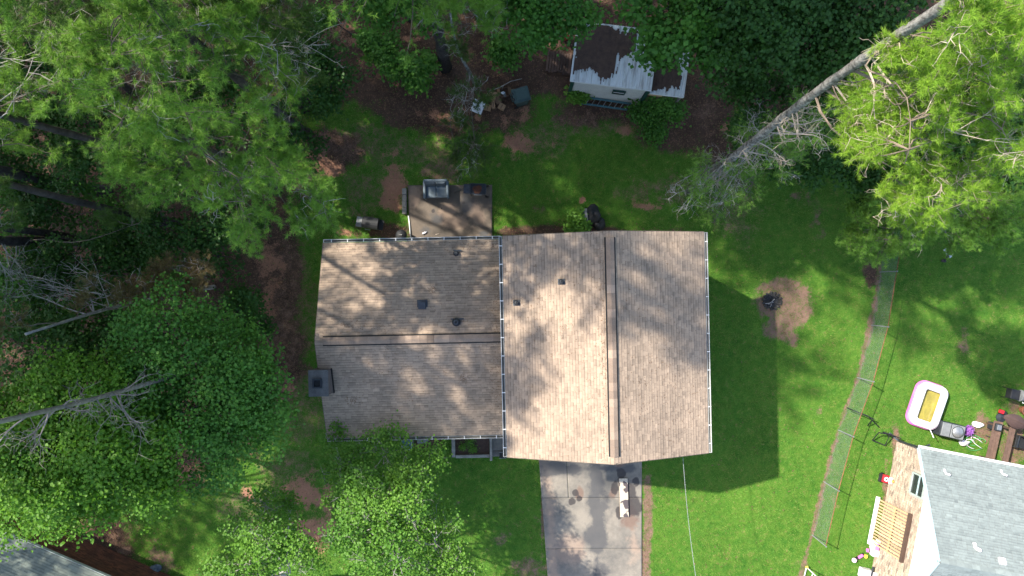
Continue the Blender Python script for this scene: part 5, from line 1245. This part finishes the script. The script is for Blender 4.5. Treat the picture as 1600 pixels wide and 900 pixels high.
# brown dying pine and dead snag
pine('half dead pine with browned needles leaning in the left thicket', (335, 448), (40, 522, 9.5),
     [(285, 430, 45, 34, 5, 7, 20), (215, 455, 45, 26, 6, 7.5, 11), (150, 460, 40, 20, 7, 8, 5), (20, 500, 30, 15, 8, 9, 3)], r0=.1, r1=.05, mat='needle_b', bark='twig', dead=[(90, 440, 80, 40, 5, 8, 9, 1.0)], z0=1.5, L=(.1, .17), lift=.15, group='dead trees in the left thicket')
pine('bare grey dead tree above the broadleaf crowns at the left edge', (405, 567), (-60, 672, 17.5), [], r0=.11, r1=.06, bark='deadgrey', twigmat='deadgrey', dead=[(200, 665, 35, 30, 11.2, 12.5, 5, .7), (215, 600, 30, 20, 11, 12, 2, .6), (120, 620, 50, 30, 12.5, 14, 4, .6), (30, 690, 40, 25, 14, 15.5, 4, .6)], group='dead trees in the left thicket', bend=.02)

# ---- the big sunlit pine on the right
pine('big sunlit yellow green pine with lichen grey trunk at the upper right', (1078, 297), (1585, -62, 21.2),
     [(1410, 200, 85, 70, 14.5, 17.5, 22), (1500, 130, 90, 70, 16, 19, 18), (1470, 290, 90, 50, 14, 16.5, 22), (1560, 230, 50, 70, 15, 18, 13), (1340, 190, 40, 50, 14, 16, 10), (1580, 60, 60, 60, 17.5, 20, 14), (1420, 330, 60, 20, 13.5, 15, 10), (1345, 150, 45, 28, 13.5, 16, 10), (1440, 75, 60, 35, 16.5, 18.5, 12), (1530, 20, 60, 35, 18.5, 20.5, 10)],
     r0=.17, r1=.115, mat='needle_y', bark='bark_l', z0=11, bend=.004, dead=[(1420, 230, 100, 90, 14, 17, 2, .8), (1540, 240, 60, 100, 15, 17.5, 3, .8), (1180, 240, 55, 40, 6, 9, 10, .5), (1260, 195, 55, 40, 9.5, 12.5, 10, .5), (1130, 280, 40, 30, 3, 6, 6, .5)], twigmat='twig_t', barefrac=.4, lift=.12, branch_mat='limb_t', per=36, dens=1.15, mdiv=12, wob=.11, L=(.09, .17), wd=.0045)
pine('lower green pine with whitened twig tips overhanging the lawn', (1112, 262), (1240, 195, 8.5),
     [(1130, 285, 60, 50, 3.5, 6.5, 24), (1200, 230, 55, 50, 5, 8, 22), (1250, 195, 50, 45, 6, 9, 14), (1110, 335, 20, 20, 3, 4.5, 5)], r0=.09, r1=.05, bark='bark_l', mat='needle', z0=2.5, dead=[(1090, 300, 50, 45, 3, 6, 14, .6), (1180, 230, 70, 50, 4, 8, 8, .6)], L=(.1, .18), wd=.005, lift=.1, per=18)
pine('pine with dark trunk rising under the sunlit crown', (1450, 140), (1720, 40, 13), [(1600, 60, 60, 60, 9, 12, 6), (1570, 140, 50, 30, 6, 8, 5)], r0=.24, r1=.2, mat='needle_d', group='pines of the right woods')
pine('low dark evergreen in the shade beneath the sunlit pine', (1400, 320), (1440, 300, 5.5),
     [(1365, 355, 62, 46, 2, 4.5, 30), (1490, 355, 85, 40, 2.5, 5, 34), (1430, 300, 80, 40, 3, 5.5, 12), (1565, 330, 50, 60, 3, 5, 16)], r0=.12, r1=.05, mat='needle', z0=1.2, L=(.1, .18), per=30, lift=.1, dens=2.0, wd=.008, barefrac=.08, group='pines of the right woods')

# ---- broadleaf trees
G2 = 'broadleaf trees along the top edge'
broadleaf('broadleaf tree whose bright leaves hang over the shed roof', (1085, 70), [(1050, 45, 6.2, 1.5), (1020, 70, 5.2, .9), (1095, 25, 6.8, 1.5), (1125, 60, 5.6, 1.1), (1030, 20, 6.4, 1.2)], 'leaf_m', leaf=(.13, .22), group=G2, dens=.8, per=12)
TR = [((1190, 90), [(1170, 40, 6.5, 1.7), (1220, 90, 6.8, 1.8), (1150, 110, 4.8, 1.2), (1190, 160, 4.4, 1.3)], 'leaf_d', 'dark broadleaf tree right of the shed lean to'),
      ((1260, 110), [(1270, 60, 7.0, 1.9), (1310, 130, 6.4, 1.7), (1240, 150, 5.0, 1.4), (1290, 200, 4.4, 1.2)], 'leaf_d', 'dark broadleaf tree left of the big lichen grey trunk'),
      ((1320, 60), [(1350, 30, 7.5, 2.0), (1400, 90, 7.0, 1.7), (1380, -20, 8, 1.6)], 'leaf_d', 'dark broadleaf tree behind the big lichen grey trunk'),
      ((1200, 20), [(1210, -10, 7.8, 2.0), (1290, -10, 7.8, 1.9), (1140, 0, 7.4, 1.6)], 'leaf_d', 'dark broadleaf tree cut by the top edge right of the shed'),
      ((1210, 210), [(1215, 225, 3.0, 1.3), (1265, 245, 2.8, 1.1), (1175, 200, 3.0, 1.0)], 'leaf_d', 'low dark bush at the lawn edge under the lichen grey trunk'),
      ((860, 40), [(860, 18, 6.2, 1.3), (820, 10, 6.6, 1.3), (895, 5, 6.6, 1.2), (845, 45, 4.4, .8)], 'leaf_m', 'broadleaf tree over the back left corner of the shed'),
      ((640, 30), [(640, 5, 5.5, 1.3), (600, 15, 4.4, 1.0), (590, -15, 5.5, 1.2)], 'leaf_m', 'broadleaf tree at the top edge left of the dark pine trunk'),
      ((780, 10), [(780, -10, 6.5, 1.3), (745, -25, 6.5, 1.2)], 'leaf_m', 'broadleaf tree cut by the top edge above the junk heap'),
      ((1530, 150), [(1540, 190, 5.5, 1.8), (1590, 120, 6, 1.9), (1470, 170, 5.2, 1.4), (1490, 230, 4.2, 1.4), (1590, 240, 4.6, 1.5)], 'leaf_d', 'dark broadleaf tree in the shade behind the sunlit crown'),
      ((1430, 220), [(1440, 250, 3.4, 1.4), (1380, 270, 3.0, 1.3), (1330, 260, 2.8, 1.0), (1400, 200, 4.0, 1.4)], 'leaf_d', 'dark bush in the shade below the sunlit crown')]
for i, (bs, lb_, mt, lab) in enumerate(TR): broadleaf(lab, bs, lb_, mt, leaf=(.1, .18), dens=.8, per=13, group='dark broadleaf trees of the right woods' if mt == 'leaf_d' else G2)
G3 = 'broadleaf trees of the left woods'
broadleaf('large bright broadleaf tree right of the dead grey tree', (420, 590), [(330, 560, 8.2, 2.2), (270, 530, 8.4, 1.7), (375, 650, 7.6, 1.9), (300, 640, 8.4, 2.0), (385, 560, 6.6, 1.4), (350, 700, 7.4, 1.5), (240, 590, 8.6, 1.5)], 'leaf_m', leaf=(.06, .14), group=G3, dens=1.25, r0=.18, per=14)
broadleaf('large bright broadleaf tree below the dead grey tree', (250, 680), [(150, 720, 9.4, 2.2), (80, 700, 9.8, 2.0), (200, 770, 8.6, 1.7), (230, 700, 8.6, 1.7), (120, 640, 9.4, 1.9), (180, 650, 9.0, 1.7), (255, 760, 7.6, 1.3), (140, 780, 8.6, 1.2)], 'leaf', leaf=(.06, .14), group=G3, dens=1.25, r0=.18, per=14)
broadleaf('bright broadleaf tree in the lower left corner above the brick house', (110, 740), [(40, 760, 9.0, 1.9), (-20, 720, 9.4, 2.0), (20, 800, 8.0, 1.3), (90, 785, 7.8, 1.1), (0, 660, 9, 1.8), (60, 640, 9, 1.5)], 'leaf', leaf=(.06, .14), group=G3, dens=1.25, r0=.16, per=14)
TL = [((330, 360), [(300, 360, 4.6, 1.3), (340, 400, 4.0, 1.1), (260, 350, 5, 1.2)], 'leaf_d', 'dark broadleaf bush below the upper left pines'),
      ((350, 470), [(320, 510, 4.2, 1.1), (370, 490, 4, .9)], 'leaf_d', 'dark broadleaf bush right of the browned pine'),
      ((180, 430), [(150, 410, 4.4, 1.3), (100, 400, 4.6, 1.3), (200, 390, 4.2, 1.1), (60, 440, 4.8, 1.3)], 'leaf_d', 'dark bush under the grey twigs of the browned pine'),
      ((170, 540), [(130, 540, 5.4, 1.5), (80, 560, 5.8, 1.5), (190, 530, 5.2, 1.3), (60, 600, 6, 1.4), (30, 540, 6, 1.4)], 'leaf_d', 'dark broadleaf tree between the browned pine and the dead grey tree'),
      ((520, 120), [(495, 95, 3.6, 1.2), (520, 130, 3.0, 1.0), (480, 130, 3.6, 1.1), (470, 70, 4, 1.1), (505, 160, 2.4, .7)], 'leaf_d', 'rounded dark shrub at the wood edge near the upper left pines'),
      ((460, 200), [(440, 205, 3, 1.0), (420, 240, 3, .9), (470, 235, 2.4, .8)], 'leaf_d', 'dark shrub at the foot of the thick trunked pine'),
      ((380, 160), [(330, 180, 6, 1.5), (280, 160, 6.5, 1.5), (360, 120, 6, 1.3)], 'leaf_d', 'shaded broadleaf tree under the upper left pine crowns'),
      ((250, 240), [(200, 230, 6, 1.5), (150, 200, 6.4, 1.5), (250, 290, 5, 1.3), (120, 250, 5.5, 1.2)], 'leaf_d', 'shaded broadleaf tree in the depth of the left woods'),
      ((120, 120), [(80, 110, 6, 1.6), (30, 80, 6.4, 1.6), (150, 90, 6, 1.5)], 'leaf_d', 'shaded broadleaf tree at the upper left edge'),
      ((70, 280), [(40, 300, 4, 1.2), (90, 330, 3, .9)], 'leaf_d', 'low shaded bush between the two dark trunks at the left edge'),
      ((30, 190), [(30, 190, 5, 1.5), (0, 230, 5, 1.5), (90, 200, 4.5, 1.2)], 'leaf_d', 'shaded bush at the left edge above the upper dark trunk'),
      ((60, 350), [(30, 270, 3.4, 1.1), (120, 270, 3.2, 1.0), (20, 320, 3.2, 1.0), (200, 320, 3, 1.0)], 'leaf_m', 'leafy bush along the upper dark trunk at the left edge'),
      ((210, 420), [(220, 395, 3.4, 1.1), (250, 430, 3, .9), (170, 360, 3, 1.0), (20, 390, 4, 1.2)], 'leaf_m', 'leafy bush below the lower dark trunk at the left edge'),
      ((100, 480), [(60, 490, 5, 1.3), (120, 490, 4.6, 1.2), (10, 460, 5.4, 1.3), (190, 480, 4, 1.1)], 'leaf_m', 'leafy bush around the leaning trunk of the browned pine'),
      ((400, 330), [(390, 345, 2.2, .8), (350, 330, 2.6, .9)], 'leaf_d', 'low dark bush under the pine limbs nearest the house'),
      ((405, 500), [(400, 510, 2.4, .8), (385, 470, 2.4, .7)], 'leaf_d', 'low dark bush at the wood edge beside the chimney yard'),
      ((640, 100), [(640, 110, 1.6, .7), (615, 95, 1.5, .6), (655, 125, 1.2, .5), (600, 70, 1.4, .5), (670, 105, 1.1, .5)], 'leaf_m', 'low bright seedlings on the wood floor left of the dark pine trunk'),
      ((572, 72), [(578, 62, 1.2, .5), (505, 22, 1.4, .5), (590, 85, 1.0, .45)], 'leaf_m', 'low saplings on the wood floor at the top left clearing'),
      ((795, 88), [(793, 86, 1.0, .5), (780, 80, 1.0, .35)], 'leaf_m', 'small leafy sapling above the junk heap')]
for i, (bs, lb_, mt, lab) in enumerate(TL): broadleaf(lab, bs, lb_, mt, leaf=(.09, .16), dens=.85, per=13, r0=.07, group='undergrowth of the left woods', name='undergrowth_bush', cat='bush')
broadleaf('leafy shrub growing below the shed lean to', (1020, 185), [(1014, 176, .9, .62), (1038, 172, 1.0, .6), (1000, 174, .6, .45), (1052, 178, .8, .45), (1016, 198, .6, .5), (1022, 209, .4, .35)], 'leaf_m', leaf=(.08, .14), name='shrub', cat='shrub', r0=.04, dens=1.1, per=12, group='shrubs by the shed')
broadleaf('small light green shrub at the left foot of the shed ladder', (900, 149), [(902, 146, .8, .36), (913, 148, .6, .22)], 'leaf_y', leaf=(.08, .14), name='shrub', cat='shrub', r0=.02, dens=1.5, per=10, group='shrubs by the shed', sig=.12)
broadleaf('light green bush against the back wall beside the black bags', (902, 346), [(900, 340, .7, .35), (898, 352, .6, .38), (908, 356, .7, .3)], 'leaf_y', leaf=(.09, .15), name='shrub', cat='shrub', r0=.02, dens=1.5, per=10, sig=.12)
broadleaf('tiny green weed clump behind the covered gas grill', (572, 362), [(572, 361, .25, .2)], 'leaf_y', leaf=(.05, .1), name='weed', cat='weed', r0=.01, dens=2, per=8, sig=.06)
broadleaf('small purple flowering plant beside the garden hose', (1513, 672), [(1513, 672, .3, .13)], 'purple', leaf=(.06, .1), name='flower_plant', cat='flower', r0=.01, dens=2.5, per=8, sig=.07)
broadleaf('sprigs of light weeds in the timber planting bed', (735, 695), [(733, 690, .25, .18), (740, 700, .22, .14), (722, 697, .2, .12)], 'leaf_y', leaf=(.03, .06), name='weed', cat='weed', r0=.008, dens=1.0, per=5, sig=.08)
# front yard trees: airy, pale forking limbs
broadleaf('airy light green tree in front of the left wing', (590, 880), [(590, 770, 5.8, 1.6), (630, 800, 6.2, 1.5), (570, 830, 6.4, 1.4), (650, 740, 4.8, 1.2), (540, 720, 4.2, 1.1), (680, 850, 6.0, 1.3), (620, 870, 6.8, 1.5), (525, 680, 3.6, .7), (600, 710, 4.4, 1.1), (700, 890, 6, 1.1), (545, 780, 5, 1.0)], 'leaf_y', leaf=(.07, .12), r0=.11, bark='twig', dens=1.15, per=11, sub=12, sig=.16, twigs=3, name='front_yard_tree', group='airy front yard trees', tw_mat='twig', subr=(.32, .56))
broadleaf('airy light green tree cut by the bottom edge left of the clay patch', (450, 930), [(420, 840, 6.2, 1.3), (390, 880, 6.6, 1.3), (450, 880, 6.4, 1.2), (415, 790, 5.0, .8), (370, 920, 6.8, 1.3), (450, 790, 4, .6)], 'leaf_y', leaf=(.07, .12), r0=.1, bark='twig', dens=1.15, per=11, sub=11, sig=.16, twigs=3, name='front_yard_tree', group='airy front yard trees', subr=(.32, .56))

# ---- more of the same woods standing outside the frame: they throw the shade that falls across the yard
def copy_pine(src, x, y, rz, sc=1.0):
    c = copy_tree(src); c.location = (x, y, 0); c.rotation_euler = (0, 0, rz); c.scale = (sc, sc, sc); c['group'] = 'pines of the woods beyond the photograph'
    c['label'] = 'tall pine of the surrounding woods standing beyond the edge of the photograph'; return c
proto = thing('pine_tree', 'tall pine of the surrounding woods standing beyond the edge of the photograph', 'tree', (-34, 20, 0), 0, 'pines of the woods beyond the photograph')
def make_proto(t, hgt=19, z0=8):
    tr = Trunk((0, 0, 0), (.3, .2, hgt), .24, .07, .01); P, D, tone = [], [], []; lb = MB()
    for k in range(120):
        z = z0 + (hgt - z0) * random.random() ** .9; a_ = random.uniform(0, 6.283); ln = (1.2 + 3.0 * (1 - ((z - z0) / (hgt - z0)) ** 1.5)) * random.uniform(.6, 1.1)
        p0 = tr.at(z); tip = p0 + Vector((ln * math.cos(a_), ln * math.sin(a_), ln * .25)); c = curve(p0, tip, .05, .05, 6); taper(lb, c, .04, .008)
        for j in range(14):
            s = 1 - .65 * random.random(); i = min(4, int(s * 5)); p = Vector(c[i]).lerp(c[i + 1], s * 5 - i)
            d = Vector((random.gauss(0, .6), random.gauss(0, .6), random.gauss(.3, .3))) + (tip - p0).normalized() * .7
            for m_ in range(2):
                q = p + d.normalized() * random.uniform(.1, .6); P.append(tuple(q)); D.append(tuple(d)); tone.append(random.gauss(.45, .12))
    tr.mesh('trunk', 'bark', t); lb.build('limbs', 'branch', t); needles('crown', P, D, 'needle', t, per=16, tone=np.array(tone), wd=.018)
make_proto(proto)
OUT = [(-30, 14, 1.2), (-27, 20, 1.05), (-22, 18, 1.0), (-17.5, 15.5, 1.2), (-14, 17, 1.15), (-11.5, 14.8, 1.5), (-8.5, 15.3, 1.5), (-6, 15, 1.45), (-3.5, 17.5, 1.35), (-1, 15.5, 1.4), (2.5, 17, 1.35), (6, 16, 1.1), (10, 18, 1.0), (-26, 6.5, 1.3), (-25.5, 2, 1.35), (14, 19, 1.0), (20, 19, 1.0), (-19.5, 20, 1.0), (-4, 21, 1.4), (-30, 6, 1.3), (-26.5, -5, .85), (-33, 12, 1.2), (-28, 11, 1.2), (-32, 17, 1.2), (-24.5, 15, 1.2), (-35, 8, 1.2), (-34, 3, 1.2), (-28, -8.5, .9)]
for i, (x, y, s) in enumerate(OUT): copy_pine(proto, x, y, i * 1.3, s)
